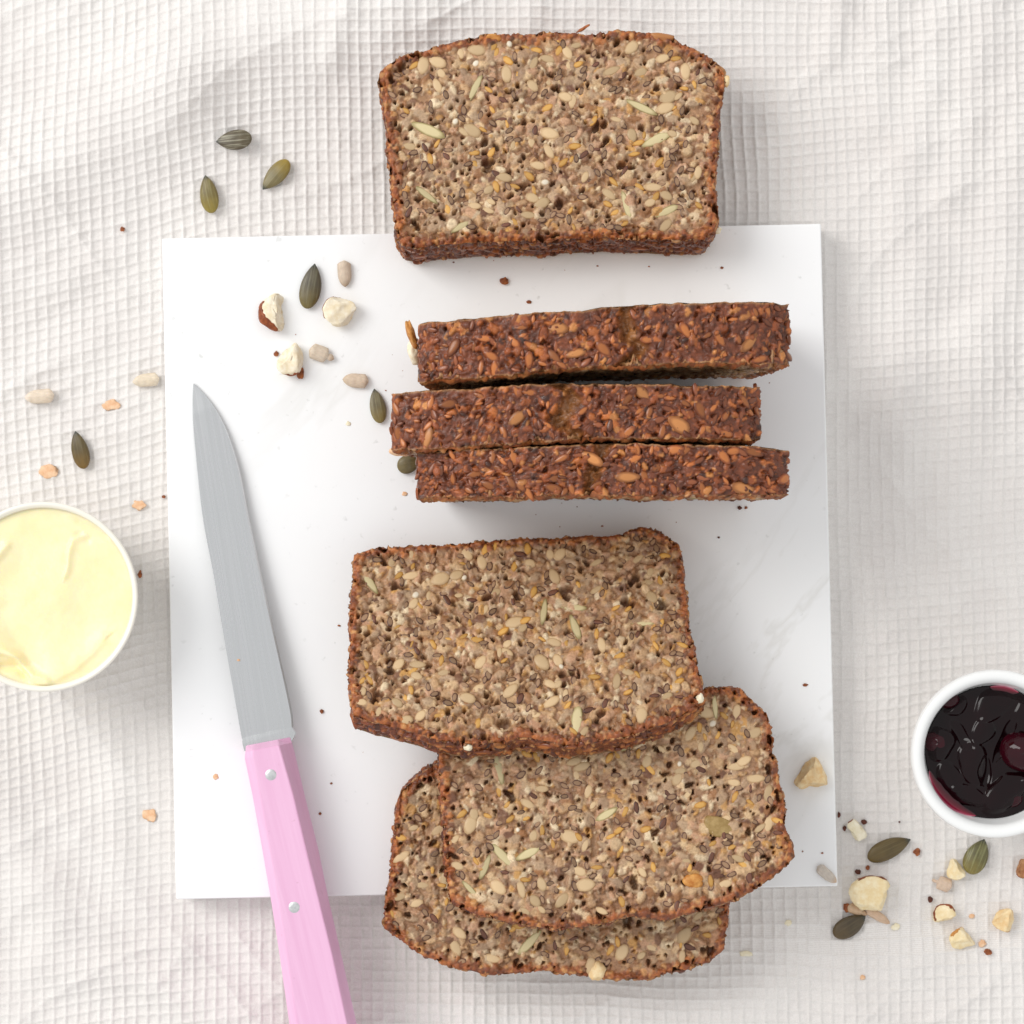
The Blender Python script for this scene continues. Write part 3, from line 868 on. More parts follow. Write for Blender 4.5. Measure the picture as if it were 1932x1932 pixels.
B1_back = [(790, 609), (850, 605), (900, 601), (1000, 592), (1100, 584), (1180, 578), (1280, 573), (1380, 570), (1450, 570), (1485, 575)]
B1_front = [(798, 722), (850, 718), (900, 714), (1000, 703), (1100, 693), (1160, 690), (1215, 694), (1260, 689), (1340, 687), (1440, 688), (1489, 690)]
B2_back = [(738, 741), (800, 738), (900, 732), (1000, 727), (1060, 724), (1180, 724), (1300, 728), (1400, 730), (1430, 731)]
B2_front = [(743, 850), (800, 849), (880, 845), (980, 838), (1050, 833), (1150, 830), (1250, 828), (1350, 831), (1435, 833)]
B3_back = [(787, 853), (850, 851), (950, 846), (1050, 840), (1150, 839), (1250, 839), (1350, 841), (1440, 843), (1479, 850)]
B3_front = [(792, 942), (900, 940), (1000, 938), (1100, 936), (1200, 938), (1300, 937), (1400, 938), (1486, 936)]
standing('bread_slice', B1_back, B1_front, 'seeded bread slice standing on edge, rearmost of three, nearest the lone flat slice', 511, [(1195, 0.34)])
standing('bread_slice', B2_back, B2_front, 'seeded bread slice standing on edge between two other standing slices', 522, [(1075, 0.42)])
standing('bread_slice', B3_back, B3_front, 'seeded bread slice standing on edge, frontmost of three, facing the overlapping stack', 533, [(1122, 0.30)])

# ------------------------------------------------------------------ knife
def build_knife():
    z_heel = 1.95; z_tip = 1.27
    def zat(qy):
        return z_tip + (z_heel - z_tip) * (qy - 724) / (1400 - 724)
    spine = [(365, 723.5), (363, 745), (363, 769), (365, 810), (369, 852), (375, 915), (382, 975), (392, 1030), (403, 1082), (415, 1158), (428, 1234), (442, 1312), (455, 1387), (458, 1402)]
    edge = [(366.5, 723.5), (386, 742), (409, 772), (430, 814), (449, 872), (459, 915), (466, 959), (478, 1012), (489, 1066), (503, 1126), (516, 1185), (530, 1245), (543, 1303), (556, 1364), (553.5, 1384)]
    n = 160
    sp = np.array(spine); ed = np.array(edge)
    def rs(c):
        return resample(c, n)
    sp = rs(sp); ed = rs(ed)
    root = empty('kitchen_knife', P(505, 1400, BZ))
    rp = P(505, 1400, BZ)
    # blade: wedge section, spine 1.6 mm thick, edge sharp
    V, q = [], []
    def strip(cols, tz, side):
        o0 = len(V)
        for i in range(n):
            for f, t in zip(cols, tz):
                p = sp[i] * (1 - f) + ed[i] * f
                taper = min(1, i / 18 + 0.25)
                V.append(P(p[0], p[1], zat(p[1]) + side * t * taper) - rp)
        g = grid_quads(n, len(cols), off=o0)
        q.append(g if side > 0 else g[:, ::-1])
        return o0
    for side in (1, -1):                                   # flat of the blade, then the ground edge
        strip([0, 0.5, 0.965], [0.080, 0.080, 0.066], side)
        strip([0.965, 1.0], [0.066, 0.0], side)
    o0 = len(V)
    for i in range(n):
        for sd in (1, -1): V.append(P(sp[i][0], sp[i][1], zat(sp[i][1]) + sd * 0.08 * min(1, i / 18 + 0.25)) - rp)
    q.append(grid_quads(n, 2, off=o0))
    bl = raw_mesh('blade', np.array(V), np.concatenate(q))
    mt, nt, bs = mat('brushed_steel')
    bs.inputs['Metallic'].default_value = 1.0
    ns = nd(nt, 'ShaderNodeTexNoise', Scale=1.0, Detail=3.0); nt.links.new(streak(nt, -0.17, (900, 14, 14)), ns.inputs['Vector'])
    sm = noise(nt, 60, 4)
    nt.links.new(mixc(nt, math_(nt, 'ADD', math_(nt, 'MULTIPLY', ns.outputs['Fac'], 0.5), math_(nt, 'MULTIPLY', sm, 0.5)), (0.60, 0.615, 0.625), (0.64, 0.65, 0.66)), bs.inputs['Base Color'])
    nt.links.new(ramp(nt, ns.outputs['Fac'], [(0.3, (0.24,) * 3), (0.7, (0.30,) * 3)]), bs.inputs['Roughness'])
    o = link('blade', bl, root, [mt])
    # bolster: thicker steel between blade and grip
    pts = [(456, 1393), (551, 1371), (559, 1383), (556, 1391), (547, 1404), (534, 1408), (461, 1418), (458, 1404)]
    bm = bmesh.new()
    vt = [bm.verts.new(tuple((P(x, y, 2.04 + 0.05 * (y > 1396)) - rp) * S)) for x, y in pts]
    vb = [bm.verts.new(tuple((P(x, y, 1.84) - rp) * S)) for x, y in pts]
    bm.faces.new(vt); bm.faces.new(vb[::-1])
    for i in range(len(pts)):
        j = (i + 1) % len(pts); bm.faces.new((vt[j], vt[i], vb[i], vb[j]))
    bmesh.ops.recalc_face_normals(bm, faces=bm.faces)
    bmesh.ops.bevel(bm, geom=[e for e in bm.edges], offset=0.02 * S, segments=2, affect='EDGES')
    me = bpy.data.meshes.new('bolster'); bm.to_mesh(me); bm.free()
    link('bolster', me, root, [mt])
    # handle: flat top, narrow left chamfer, wide right flank
    yy = [1400, 1412, 1424, 1500, 1600, 1700, 1800, 1900, 1960, 2060, 2085]
    ol = lambda y: np.interp(y, [1400, 1424, 1551, 1696, 1817, 1932, 2090], [464, 462, 486, 511, 530, 546, 570])
    orr = lambda y: np.interp(y, [1395, 1433, 1509, 1604, 1716, 1819, 1932, 2090], [546, 557, 577, 601, 624, 648, 673, 706])
    il = lambda y: ol(y) + 14.5
    ir = lambda y: np.interp(y, [1395, 1415, 1503, 1589, 1698, 1805, 1929, 2090], [522, 527, 554, 574, 601, 627.5, 654, 688])
    zt, zm, zb = 2.78, 1.98, 1.22
    rows = []
    for k, y in enumerate(yy):
        e = {0: 0.42, len(yy) - 1: 0.5}.get(k, 1.0)
        ztk = zm + (zt - zm) * e; zbk = zm - (zm - zb) * e
        # the cut across the grip runs up to the right
        sh = lambda x: -(x - 500) * 0.19 if k <= 2 else 0
        a, b, c, d = ol(y), il(y), ir(y), orr(y)
        rows.append([P(b, y + sh(b), ztk), P(c, y + sh(c), ztk), P(d, y + sh(d), zm + 0.12), P(d, y + sh(d), zm - 0.12), P(c, y + sh(c), zbk), P(b, y + sh(b), zbk), P(a, y + sh(a), zb + 0.22), P(a, y + sh(a), zt - 0.22 * (1 if e == 1.0 else 0.6) - (zt - ztk))])
    V = np.array(rows).reshape(-1, 3) - rp
    q = grid_quads(len(yy), 8, True)
    bm = bmesh.new()
    vs = [bm.verts.new(tuple(v * S)) for v in V]
    for f in q: bm.faces.new([vs[i] for i in f])
    bm.faces.new(vs[:8]); bm.faces.new(vs[-8:][::-1])
    bmesh.ops.recalc_face_normals(bm, faces=bm.faces)
    long = [e for e in bm.edges if e.calc_face_angle(0) > math.radians(12)]
    bmesh.ops.bevel(bm, geom=long, offset=0.018 * S, segments=2, affect='EDGES')
    me = bpy.data.meshes.new('handle'); bm.to_mesh(me); bm.free()
    mt2, nt, bs = mat('pink_painted_wood')
    g = nd(nt, 'ShaderNodeTexNoise', Scale=1.0, Detail=4.0); nt.links.new(streak(nt, -0.24, (700, 30, 30)), g.inputs['Vector'])
    c = mixc(nt, ramp(nt, g.outputs['Fac'], [(0.3, (0, 0, 0)), (0.7, (1, 1, 1))]), tuple(lin(231, 180, 212)), tuple(lin(238, 191, 221)))
    dots = ramp(nt, noise(nt, 420, 2), [(0.70, (0, 0, 0)), (0.76, (1, 1, 1))])
    c = mixc(nt, math_(nt, 'MULTIPLY', dots, 0.25), c, tuple(lin(190, 130, 150)))
    nt.links.new(c, bs.inputs['Base Color']); bs.inputs['Roughness'].default_value = 0.55; bs.inputs['Specular IOR Level'].default_value = 0.3
    bump(nt, g.outputs['Fac'], 0.25, 0.0002, bs)
    link('handle', me, root, [mt2])
    mt3, nt, bs = mat('rivet_metal')
    bs.inputs['Metallic'].default_value = 1.0; bs.inputs['Roughness'].default_value = 0.4
    nt.links.new(mixc(nt, noise(nt, 900, 3), (0.48, 0.50, 0.51), (0.90, 0.91, 0.91)), bs.inputs['Base Color'])
    bump(nt, noise(nt, 500, 2), 0.5, 0.0002, bs)
    for qx, qy in ((511, 1462), (555, 1712)):
        p = P(qx, qy, zt) - rp
        r = 11.8 * K(zt)
        rr = [(0, 0.035), (0.5, 0.032), (0.85, 0.022), (1.0, 0.0), (1.0, -0.1)]
        na = 24; ang = np.arange(na) / na * 2 * math.pi
        v = [[0, 0, 0.02]] + [[r * f * math.cos(t), r * f * math.sin(t), z - 0.015] for f, z in rr[1:] for t in ang]
        tr = np.array([[0, 1 + i, 1 + (i + 1) % na] for i in range(na)])
        me = raw_mesh('rivet', np.array(v) + p, grid_quads(4, na, True, 1)[:, ::-1], tr)
        link('rivet', me, root, [mt3])
    tag(root, 'kitchen knife with grey steel blade and pink riveted handle on the board', 'knife')

build_knife()

# ------------------------------------------------------------------ bowls
def lathe(prof, na=128):
    ang = np.arange(na) / na * 2 * math.pi
    v = np.array([[r * math.cos(t), r * math.sin(t), z] for r, z in prof for t in ang])
    return v, grid_quads(len(prof), na, True)

def round_prof(pts, steps=6):
    p = np.array(pts, float); out = [p[0]]
    for i in range(1, len(p) - 1):
        a, b, c = p[i - 1], p[i], p[i + 1]
        la = np.linalg.norm(a - b); lc = np.linalg.norm(c - b); r = min(la, lc) * 0.48
        s = b + (a - b) / la * r; e = b + (c - b) / lc * r
        for t in np.linspace(0, 1, steps): out.append((1 - t) ** 2 * s + 2 * t * (1 - t) * b + t * t * e)
    out.append(p[-1]); return np.array(out)

def glaze(name, col, rough):
    m, nt, b = mat(name)
    nt.links.new(mixc(nt, noise(nt, 60, 3), tuple(lin(*[c - 4 for c in col])), tuple(lin(*col))), b.inputs['Base Color'])
    b.inputs['Roughness'].default_value = rough
    b.inputs['Specular IOR Level'].default_value = 0.5
    return m

def build_butter():
    H = 3.6; c = P(81, 1126, H)[:2]; R = 179.5 * K(H)
    z0 = 0.03; pos = np.array([c[0], c[1], z0])
    root = empty('butter_cup', pos)
    prof = round_prof([(0.01, 0), (R - 0.75, 0), (R - 0.62, 0.15), (R - 0.02, H - 0.25), (R, H - 0.02), (R - 0.08, H + 0.02), (R - 0.18, H - 0.05), (R - 0.24, H - 0.6), (R - 0.9, 0.4), (0.01, 0.35)])
    v, q = lathe(prof)
    link('cup', raw_mesh('cup', v, q[:, ::-1]), root, [glaze('cream_glaze', (246, 242, 230), 0.25)])
    # butter: spread surface with a knife's swirl
    nr, na = 90, 220
    rr = np.linspace(0.001, 1, nr) * (R - 0.18)
    ang = np.arange(na) / na * 2 * math.pi
    Rr, T = np.meshgrid(rr, ang, indexing='ij')
    X = Rr * np.cos(T); Y = Rr * np.sin(T)
    gx = lambda qx: (qx - 81) * K(H - 0.3); gy = lambda qy: -(qy - 1126) * K(H - 0.3)
    Z = H - 0.15 + 0.06 * fbm(X / 1.4 + 9, Y / 1.4 + 4, 77, 2) - 0.05
    wx = X + 0.12 * fbm(X / 0.9, Y / 0.9, 91, 2); wy = Y + 0.12 * fbm(X / 0.9 + 30, Y / 0.9, 93, 2)
    # knife sweep: hollow left of a raised curl
    def stroke(pts, w, h, onesided=0.0):
        best = np.full(X.shape, 1e9); side = np.zeros(X.shape)
        for (x1, y1), (x2, y2) in zip(pts[:-1], pts[1:]):
            a = np.array([gx(x1), gy(y1)]); b = np.array([gx(x2), gy(y2)]); e = b - a
            t = np.clip(((wx - a[0]) * e[0] + (wy - a[1]) * e[1]) / (e @ e), 0, 1)
            dx = wx - a[0] - t * e[0]; dy = wy - a[1] - t * e[1]
            d = np.hypot(dx, dy); s = np.sign(e[0] * dy - e[1] * dx)
            m = d < best; best = np.where(m, d, best); side = np.where(m, s, side)
        g = h * np.exp(-(best / w) ** 2)
        if onesided: g = np.where(side * onesided > 0, g, g * np.exp(-(best / (w * 0.3)) ** 2))
        return g
    Z = Z + stroke([(-40, 1225), (5, 1228), (28, 1240), (38, 1262), (56, 1278), (80, 1285)], 0.12, 0.30)
    Z = Z - stroke([(0, 1258), (28, 1258), (42, 1276)], 0.16, 0.24)
    Z = Z - stroke([(-60, 1150), (0, 1160), (25, 1195), (50, 1250)], 0.40, 0.24)
    Z = Z + stroke([(0, 1040), (10, 1030), (-20, 1060)], 0.14, 0.12)
    Z = Z + stroke([(160, 1010), (140, 1020), (128, 1048), (120, 1085)], 0.13, 0.10, 1)
    Z = Z - stroke([(150, 1012), (165, 1020)], 0.10, 0.06)
    Z = Z + stroke([(60, 1300), (140, 1260), (190, 1210)], 0.35, 0.07, 1)
    Z = Z - 0.12 * stroke([(40, 1080), (80, 1150), (150, 1180)], 0.9, 1.0)
    Z = Z - stroke([(150, 985), (200, 1012)], 0.10, 0.05) + 0.012 * fbm(X / 0.25, Y / 0.25, 97, 3)
    Z = np.minimum(Z, H - 0.03 + 0 * Z)
    skirt = np.stack([(R - 0.14) * np.cos(ang), (R - 0.14) * np.sin(ang), np.full(na, H - 0.75)], -1)
    Z[-1] = H - 0.14; Z[-2] = np.minimum(Z[-2], H - 0.12)
    V = np.concatenate([np.stack([X, Y, Z], -1).reshape(-1, 3), skirt])
    m, nt, b = mat('butter')
    nt.links.new(mixc(nt, noise(nt, 130, 3), tuple(lin(253, 234, 178)), tuple(lin(254, 243, 205))), b.inputs['Base Color'])
    b.inputs['Roughness'].default_value = 0.38
    b.inputs['Subsurface Weight'].default_value = 0.35
    b.inputs['Subsurface Radius'].default_value = (0.004, 0.0028, 0.0010)
    b.inputs['Subsurface Scale'].default_value = 1.0
    bump(nt, noise(nt, 500, 3), 0.15, 0.0003, b)
    link('butter', raw_mesh('butter', V, grid_quads(nr + 1, na, True)), root, [m])
    tag(root, 'round cream cup filled with pale yellow butter standing on the cloth', 'butter cup')

build_butter()

def build_jam():
    H = 2.9; c = P(1879, 1423, H)[:2]; R = 160 * K(H)
    root = empty('jam_bowl', (c[0], c[1], 0.03))
    ri = 123 * K(H - 0.75)
    prof = round_prof([(0.01, 0), (R - 0.95, 0), (R - 0.80, 0.12), (R - 0.06, H - 0.5), (R, H - 0.2), (R - 0.06, H), (R - 0.26, H + 0.02), (R - 0.42, H - 0.14), (ri + 0.06, H - 0.75), (ri - 0.35, 0.8), (ri - 0.8, 0.4), (0.01, 0.35)], 8)
    v, q = lathe(prof)
    link('bowl', raw_mesh('bowl', v, q[:, ::-1]), root, [glaze('white_glaze', (246, 247, 246), 0.12)])
    nr, na = 110, 240
    # jam surface; centre nudged the way the photograph shows it against the rim
    jz = H - 0.72
    jx = (1870 - 966) * K(jz) - c[0]; jy = -(1420 - 966) * K(jz) - c[1]
    rr = np.linspace(0.001, 1, nr); ang = np.arange(na) / na * 2 * math.pi
    Rr, T = np.meshgrid(rr, ang, indexing='ij')
    X = Rr * (ri + 0.02) * np.cos(T); Y = Rr * (ri + 0.02) * np.sin(T)
    gx = lambda qx: (qx - 1879) * K(jz); gy = lambda qy: -(qy - 1423) * K(jz)
    wx = X + 0.22 * fbm(X / 1.0 + 5, Y / 1.0, 191, 2); wy = Y + 0.22 * fbm(X / 1.0 + 30, Y / 1.0, 193, 2)
    Z = np.full(X.shape, jz) + 0.07 * fbm(wx / 0.9, wy / 0.9, 195, 2)
    # fruit under the syrup: each lump swells out of it with a steep shoulder
    for qx, qy, a, b_, ang, h in ((1776, 1404, 30, 26, 0.3, 0.24), (1799, 1326, 28, 22, -0.6, 0.24), (1846, 1440, 22, 46, 0.25, 0.22), (1868, 1378, 20, 30, -0.5, 0.14),
                                  (1908, 1502, 44, 26, 0.7, 0.26), (1836, 1506, 34, 20, -0.4, 0.18), (1884, 1330, 36, 22, 0.4, 0.16), (1962, 1350, 40, 34, 0.2, 0.2),
                                  (1800, 1466, 24, 34, 0.6, 0.16), (1870, 1462, 12, 24, 0.2, -0.14), (1822, 1386, 12, 30, 0.7, -0.12), (1980, 1480, 40, 30, 0, 0.2), (1905, 1400, 9, 50, -0.35, -0.12)):
        dx = (wx - gx(qx)) / K(jz); dy = (wy - gy(qy)) / K(jz)
        u = dx * math.cos(ang) + dy * math.sin(ang); v_ = -dx * math.sin(ang) + dy * math.cos(ang)
        d2 = (u / a) ** 2 + (v_ / b_) ** 2
        Z = Z + h * (np.sqrt(np.clip(1 - d2 / 1.5, 0, 1)) * 0.55 * smooth01((1.5 - d2) / 0.6) + 0.45 * np.exp(-d2))
    Z = jz + (Z - jz) * smooth01((1 - Rr) / 0.16) - 0.02
    V = np.stack([X, Y, Z], -1).reshape(-1, 3)
    m, nt, b = mat('dark_cherry_jam')
    nt.links.new(mixc(nt, noise(nt, 90, 2), (0.002, 0.0006, 0.0008), (0.010, 0.0008, 0.002)), b.inputs['Base Color'])
    b.inputs['Roughness'].default_value = 0.10; b.inputs['IOR'].default_value = 1.33
    link('jam', raw_mesh('jam', V, grid_quads(nr, na, True)), root, [m])
    # cherries half sunk in it
    m2, nt, b = mat('cherry')
    nt.links.new(mixc(nt, noise(nt, 160, 3), (0.010, 0.0008, 0.002), (0.045, 0.002, 0.007)), b.inputs['Base Color'])
    b.inputs['Roughness'].default_value = 0.08; b.inputs['IOR'].default_value = 1.36
    bump(nt, noise(nt, 260, 2), 0.3, 0.0008, b)
    for qx, qy, r, dz, sq in ((1938, 1422, 41, -0.18, 0.95), (1776, 1404, 27, -0.24, 0.8), (1798, 1324, 21, -0.16, 0.8), (1912, 1506, 30, -0.38, 0.9), (1962, 1352, 32, -0.3, 0.85)):
        rad = r * K(jz)
        nu, nv = 28, 16
        vv = []
        for j in range(nv):
            ph = math.pi * j / (nv - 1)
            for i in range(nu):
                t = 2 * math.pi * i / nu
                k = rad * (1 + 0.05 * math.sin(2 * t + qx) + 0.05 * math.sin(3 * ph + t))
                vv.append((k * math.sin(ph) * math.cos(t), k * math.sin(ph) * math.sin(t) * sq, k * math.cos(ph) * 0.85))
        vv = np.array(vv) + np.array([gx(qx), gy(qy), jz + dz + 0.1])
        link('cherry', raw_mesh('cherry', vv, grid_quads(nv, nu, True)[:, ::-1]), root, [m2])
    # thin syrup that ran up the wall
    m3, nt, b = mat('thin_jam_smear')
    r_ = attr(nt, 'rim', 'Fac')
    nt.links.new(ramp(nt, r_, [(0, tuple(lin(40, 2, 12))), (0.5, tuple(lin(96, 4, 30))), (0.8, tuple(lin(148, 18, 54))), (1.0, tuple(lin(222, 140, 162)))]), b.inputs['Base Color'])
    b.inputs['Roughness'].default_value = 0.1
    def smear(a0, a1, w):
        n = 40; t = np.linspace(a0, a1, n); k = 7
        vv, rm = [], []
        for i, a in enumerate(t):
            e = math.sin(math.pi * i / (n - 1)) ** 0.6 * (0.8 + 0.3 * float(vnoise(np.array(i / 5.0), np.array(a0 * 3), 5)))
            for j in range(k):
                f = j / (k - 1)
                r = ri - 0.20 * e + (w * e + 0.2 * e) * f
                # follows the wall of the bowl
                pr = np.array(prof); mk = (pr[:, 0] <= R - 0.3) & (np.arange(len(pr)) > len(pr) * 0.55)
                order = np.argsort(pr[mk][:, 0])
                z = np.interp(r, pr[mk][:, 0][order], pr[mk][:, 1][order]) + 0.025 * (1 - 0.6 * f)
                vv.append((r * math.cos(a), r * math.sin(a), max(z, jz + 0.02 + 0.03 * f))); rm.append(f)
        me = raw_mesh('jam_smear', np.array(vv), grid_quads(n, k)[:, ::-1], attrs={'rim': np.array(rm)})
        link('jam_smear', me, root, [m3])
    smear(math.radians(196), math.radians(256), 0.16)
    smear(math.radians(66), math.radians(92), 0.08)
    tag(root, 'small white bowl of dark cherry jam standing on the cloth', 'jam bowl')

build_jam()

# ------------------------------------------------------------------ loose seeds, nuts and crumbs
def on_what(qx, qy):
    w = P(qx, qy, BZ)
    if poly_sd(w[0], w[1], BOARD) < -0.02: return BZ
    w = P(qx, qy, 0.1)
    return float(cloth_h(w[0], w[1])) + 0.02

def pumpkin_mesh(seed, streak):
    r_ = np.random.default_rng(seed)
    nl, na = 22, 20
    V, rm = [], []
    for i in range(nl):
        t = 0.5 - 0.5 * math.cos(math.pi * i / (nl - 1))
        x = -1 + 2 * t
        w = math.sqrt(max(1 - abs((0.42 - t) / 0.42) ** 2.15, 0)) if t < 0.42 else max(1 - ((t - 0.42) / 0.58) ** 2.0, 0.0) ** 0.86
        if t > 0.9: w = max(w, 0.15 * (1 - (t - 0.9) / 0.1 * 0.55))
        if i == 0: w = 0.02
        for k in range(na):
            a = k / na * 2 * math.pi
            ca, sa = math.cos(a), math.sin(a)
            yy = np.sign(ca) * abs(ca) ** 0.85 * w
            zz = sa * w ** 0.7 * 0.92
            if sa > 0: zz -= 0.16 * math.exp(-(yy / 0.10) ** 2) * streak * smooth01(np.array((t - 0.25) / 0.5))
            zz += 0.06 * math.sin(5 * yy + seed) * w + 0.03 * r_.standard_normal() * w
            V.append((x, yy + 0.05 * math.sin(3 * t + seed), zz)); rm.append(t)
    V = np.array(V); n = len(V)
    V = np.concatenate([V, [[1.0, V[-na:, 1].mean(), 0]], [[-1.0, V[:na, 1].mean(), 0]]])
    rm += [1.0, 0.0]
    tr = [[n, n - na + (k + 1) % na, n - na + k] for k in range(na)] + [[n + 1, k, (k + 1) % na] for k in range(na)]
    return raw_mesh('pumpkin_seed', V, grid_quads(nl, na, True)[:, ::-1], np.array(tr)[:, ::-1], attrs={'rim': np.array(rm)})

def pumpkin_material(name, body, tail, light, streak):
    m, nt, b = mat(name)
    t = attr(nt, 'rim', 'Fac')
    c = ramp(nt, t, [(0.05, tuple(lin(*tail))), (0.55, tuple(lin(*body))), (0.86, tuple(lin(*body))), (0.95, tuple(lin(52, 54, 50)))])
    tc = nt.nodes.new('ShaderNodeTexCoord')
    mp = nd(nt, 'ShaderNodeMapping'); mp.inputs['Scale'].default_value = (60, 900, 60)
    nt.links.new(tc.outputs['Object'], mp.inputs[0])
    g = nd(nt, 'ShaderNodeTexNoise', Scale=1.0, Detail=3.0); g.inputs['Distortion'].default_value = 0.4
    nt.links.new(mp.outputs[0], g.inputs['Vector'])
    s = ramp(nt, g.outputs['Fac'], [(0.50, (0, 0, 0)), (0.66, (1, 1, 1))])
    c = mixc(nt, math_(nt, 'MULTIPLY', s, streak), c, tuple(lin(*light)))
    d = ramp(nt, noise(nt, 180, 4), [(0.3, (0.8, 0.8, 0.78)), (0.7, (1.15, 1.15, 1.15))])
    nt.links.new(mixc(nt, 1.0, c, d, 'MULTIPLY'), b.inputs['Base Color'])
    b.inputs['Roughness'].default_value = 0.4; b.inputs['Specular IOR Level'].default_value = 0.5
    bump(nt, g.outputs['Fac'], 0.3, 0.0004, b)
    return m

def put_flat(o, qx, qy, dx, dy, z):
    p = P(qx, qy, z)
    o.location = tuple(p * S)
    o.rotation_euler = (0, 0, math.atan2(-dy, dx))

# centre, length, width, direction of the tip, colours
PUMPKINS = [
    (441.5, 263.6, 68, 38, -209, 17, (80, 78, 66), (84, 82, 66), (176, 180, 164), 0.6, 'dark pumpkin seed with pale streaks, farthest from the board of three on the cloth', 0),
    (519.8, 330, 73, 35, -147, 170, (112, 108, 76), (142, 126, 52), (150, 152, 120), 0.3, 'olive pumpkin seed with yellowish blunt end lying slantwise on the cloth above the board', 0),
    (394, 366.4, 72, 35, -45, -218, (108, 102, 64), (132, 122, 54), (160, 162, 120), 0.35, 'olive pumpkin seed with dark upward tip, nearest the board of three on the cloth', 0),
    (586, 540, 86, 40, 44, -260, (74, 74, 62), (104, 98, 58), (128, 132, 112), 0.4, 'large dark pumpkin seed on the board, between the hazelnut pieces', 0),
    (712, 766, 66, 31, -36, -200, (104, 102, 80), (124, 114, 68), (150, 152, 124), 0.4, 'green pumpkin seed on the board beside the left end of the standing bread', 0),
    (150.6, 849, 72.6, 33.5, -83, -403, (80, 74, 48), (110, 90, 44), (120, 118, 88), 0.25, 'dark glossy pumpkin seed on the cloth above the butter cup', 0),
    (772, 876, 46, 35, 60, -12, (88, 84, 58), (104, 98, 64), (120, 116, 90), 0.2, 'pumpkin seed half tucked under the standing bread slices', 0),
    (1677.5, 1602, 88.6, 39, 345, -155, (82, 74, 46), (90, 80, 46), (120, 116, 80), 0.25, 'long brownish green pumpkin seed on the cloth between board and jam bowl', 0),
    (1843, 1616, 71, 44, 120, -290, (88, 92, 62), (118, 112, 60), (150, 158, 116), 0.5, 'plump ridged green pumpkin seed touching the jam bowl', 0),
    (1603, 1746.8, 70, 39, 245, -160, (68, 64, 50), (82, 72, 48), (104, 100, 78), 0.25, 'dark pumpkin seed touching the big hazelnut piece below the board corner', 0),
]
for i, (qx, qy, L, W, dx, dy, body, tail, light, st, label, _) in enumerate(PUMPKINS):
    me = pumpkin_mesh(31 + i, 0.6 if st > 0.3 else 0.3)
    body, tail, light = (tuple(np.array(c) + np.array([9, 1, -5])) for c in (body, tail, light))
    z0 = on_what(qx, qy); k = K(z0)
    T = W * k * 0.24
    o = link('pumpkin_seed', me, mats=[pumpkin_material('pumpkin_seed_skin', body, tail, light, st)])
    o.scale = (L * k / 2, W * k / 2, T)
    put_flat(o, qx, qy, dx, dy, z0 + T * 0.95)
    o.rotation_euler.x = 0.12 * math.sin(i * 2.1); o.rotation_euler.y = 0.05 * math.cos(i * 1.7)
    tag(o, label, 'pumpkin seed', 'loose pumpkin seeds')

def kernel_mesh(seed, chip):
    r_ = np.random.default_rng(seed); nl, na = 16, 14; V = []
    for i in range(nl):
        t = i / (nl - 1); x = -1 + 2 * t
        w = min(1, (t / 0.14 + 0.02) ** 0.5) * (1 if t < 0.5 else (1 - ((t - 0.5) / 0.5) ** 2.2) ** 0.75 * 0.97 + 0.03)
        if chip and t > 0.72: w *= 0.55 + 0.3 * math.sin(9 * t + seed)
        for k in range(na):
            a = 2 * math.pi * k / na
            V.append((x, math.cos(a) * w + 0.04 * math.sin(4 * t + seed), math.sin(a) * w ** 0.8 * (0.9 - 0.25 * t) + 0.03 * r_.standard_normal() * w + (0.10 * math.cos(3 * math.cos(a)) * w if math.sin(a) > 0 else 0)))
    n = len(V); V += [(1, 0, 0), (-1, 0, 0)]
    tr = [[n, n - na + k, n - na + (k + 1) % na] for k in range(na)] + [[n + 1, (k + 1) % na, k] for k in range(na)]
    t = np.array([(v[0] + 1) / 2 for v in V])
    return raw_mesh('sunflower_seed', np.array(V), grid_quads(nl, na, True)[:, ::-1], np.array(tr), attrs={'rim': t})

def kernel_material(col, tipcol):
    m, nt, b = mat('sunflower_kernel')
    c = ramp(nt, attr(nt, 'rim', 'Fac'), [(0.1, tuple(lin(*col))), (0.75, tuple(lin(*col))), (1.0, tuple(lin(*tipcol)))])
    d = ramp(nt, noise(nt, 260, 4), [(0.3, (0.86, 0.84, 0.82)), (0.7, (1.1, 1.1, 1.1))])
    nt.links.new(mixc(nt, 1.0, c, d, 'MULTIPLY'), b.inputs['Base Color'])
    b.inputs['Roughness'].default_value = 0.5
    b.inputs['Subsurface Weight'].default_value = 0.15; b.inputs['Subsurface Radius'].default_value = (0.002, 0.0013, 0.0008)
    bump(nt, noise(nt, 420, 3), 0.3, 0.0003, b)
    return m

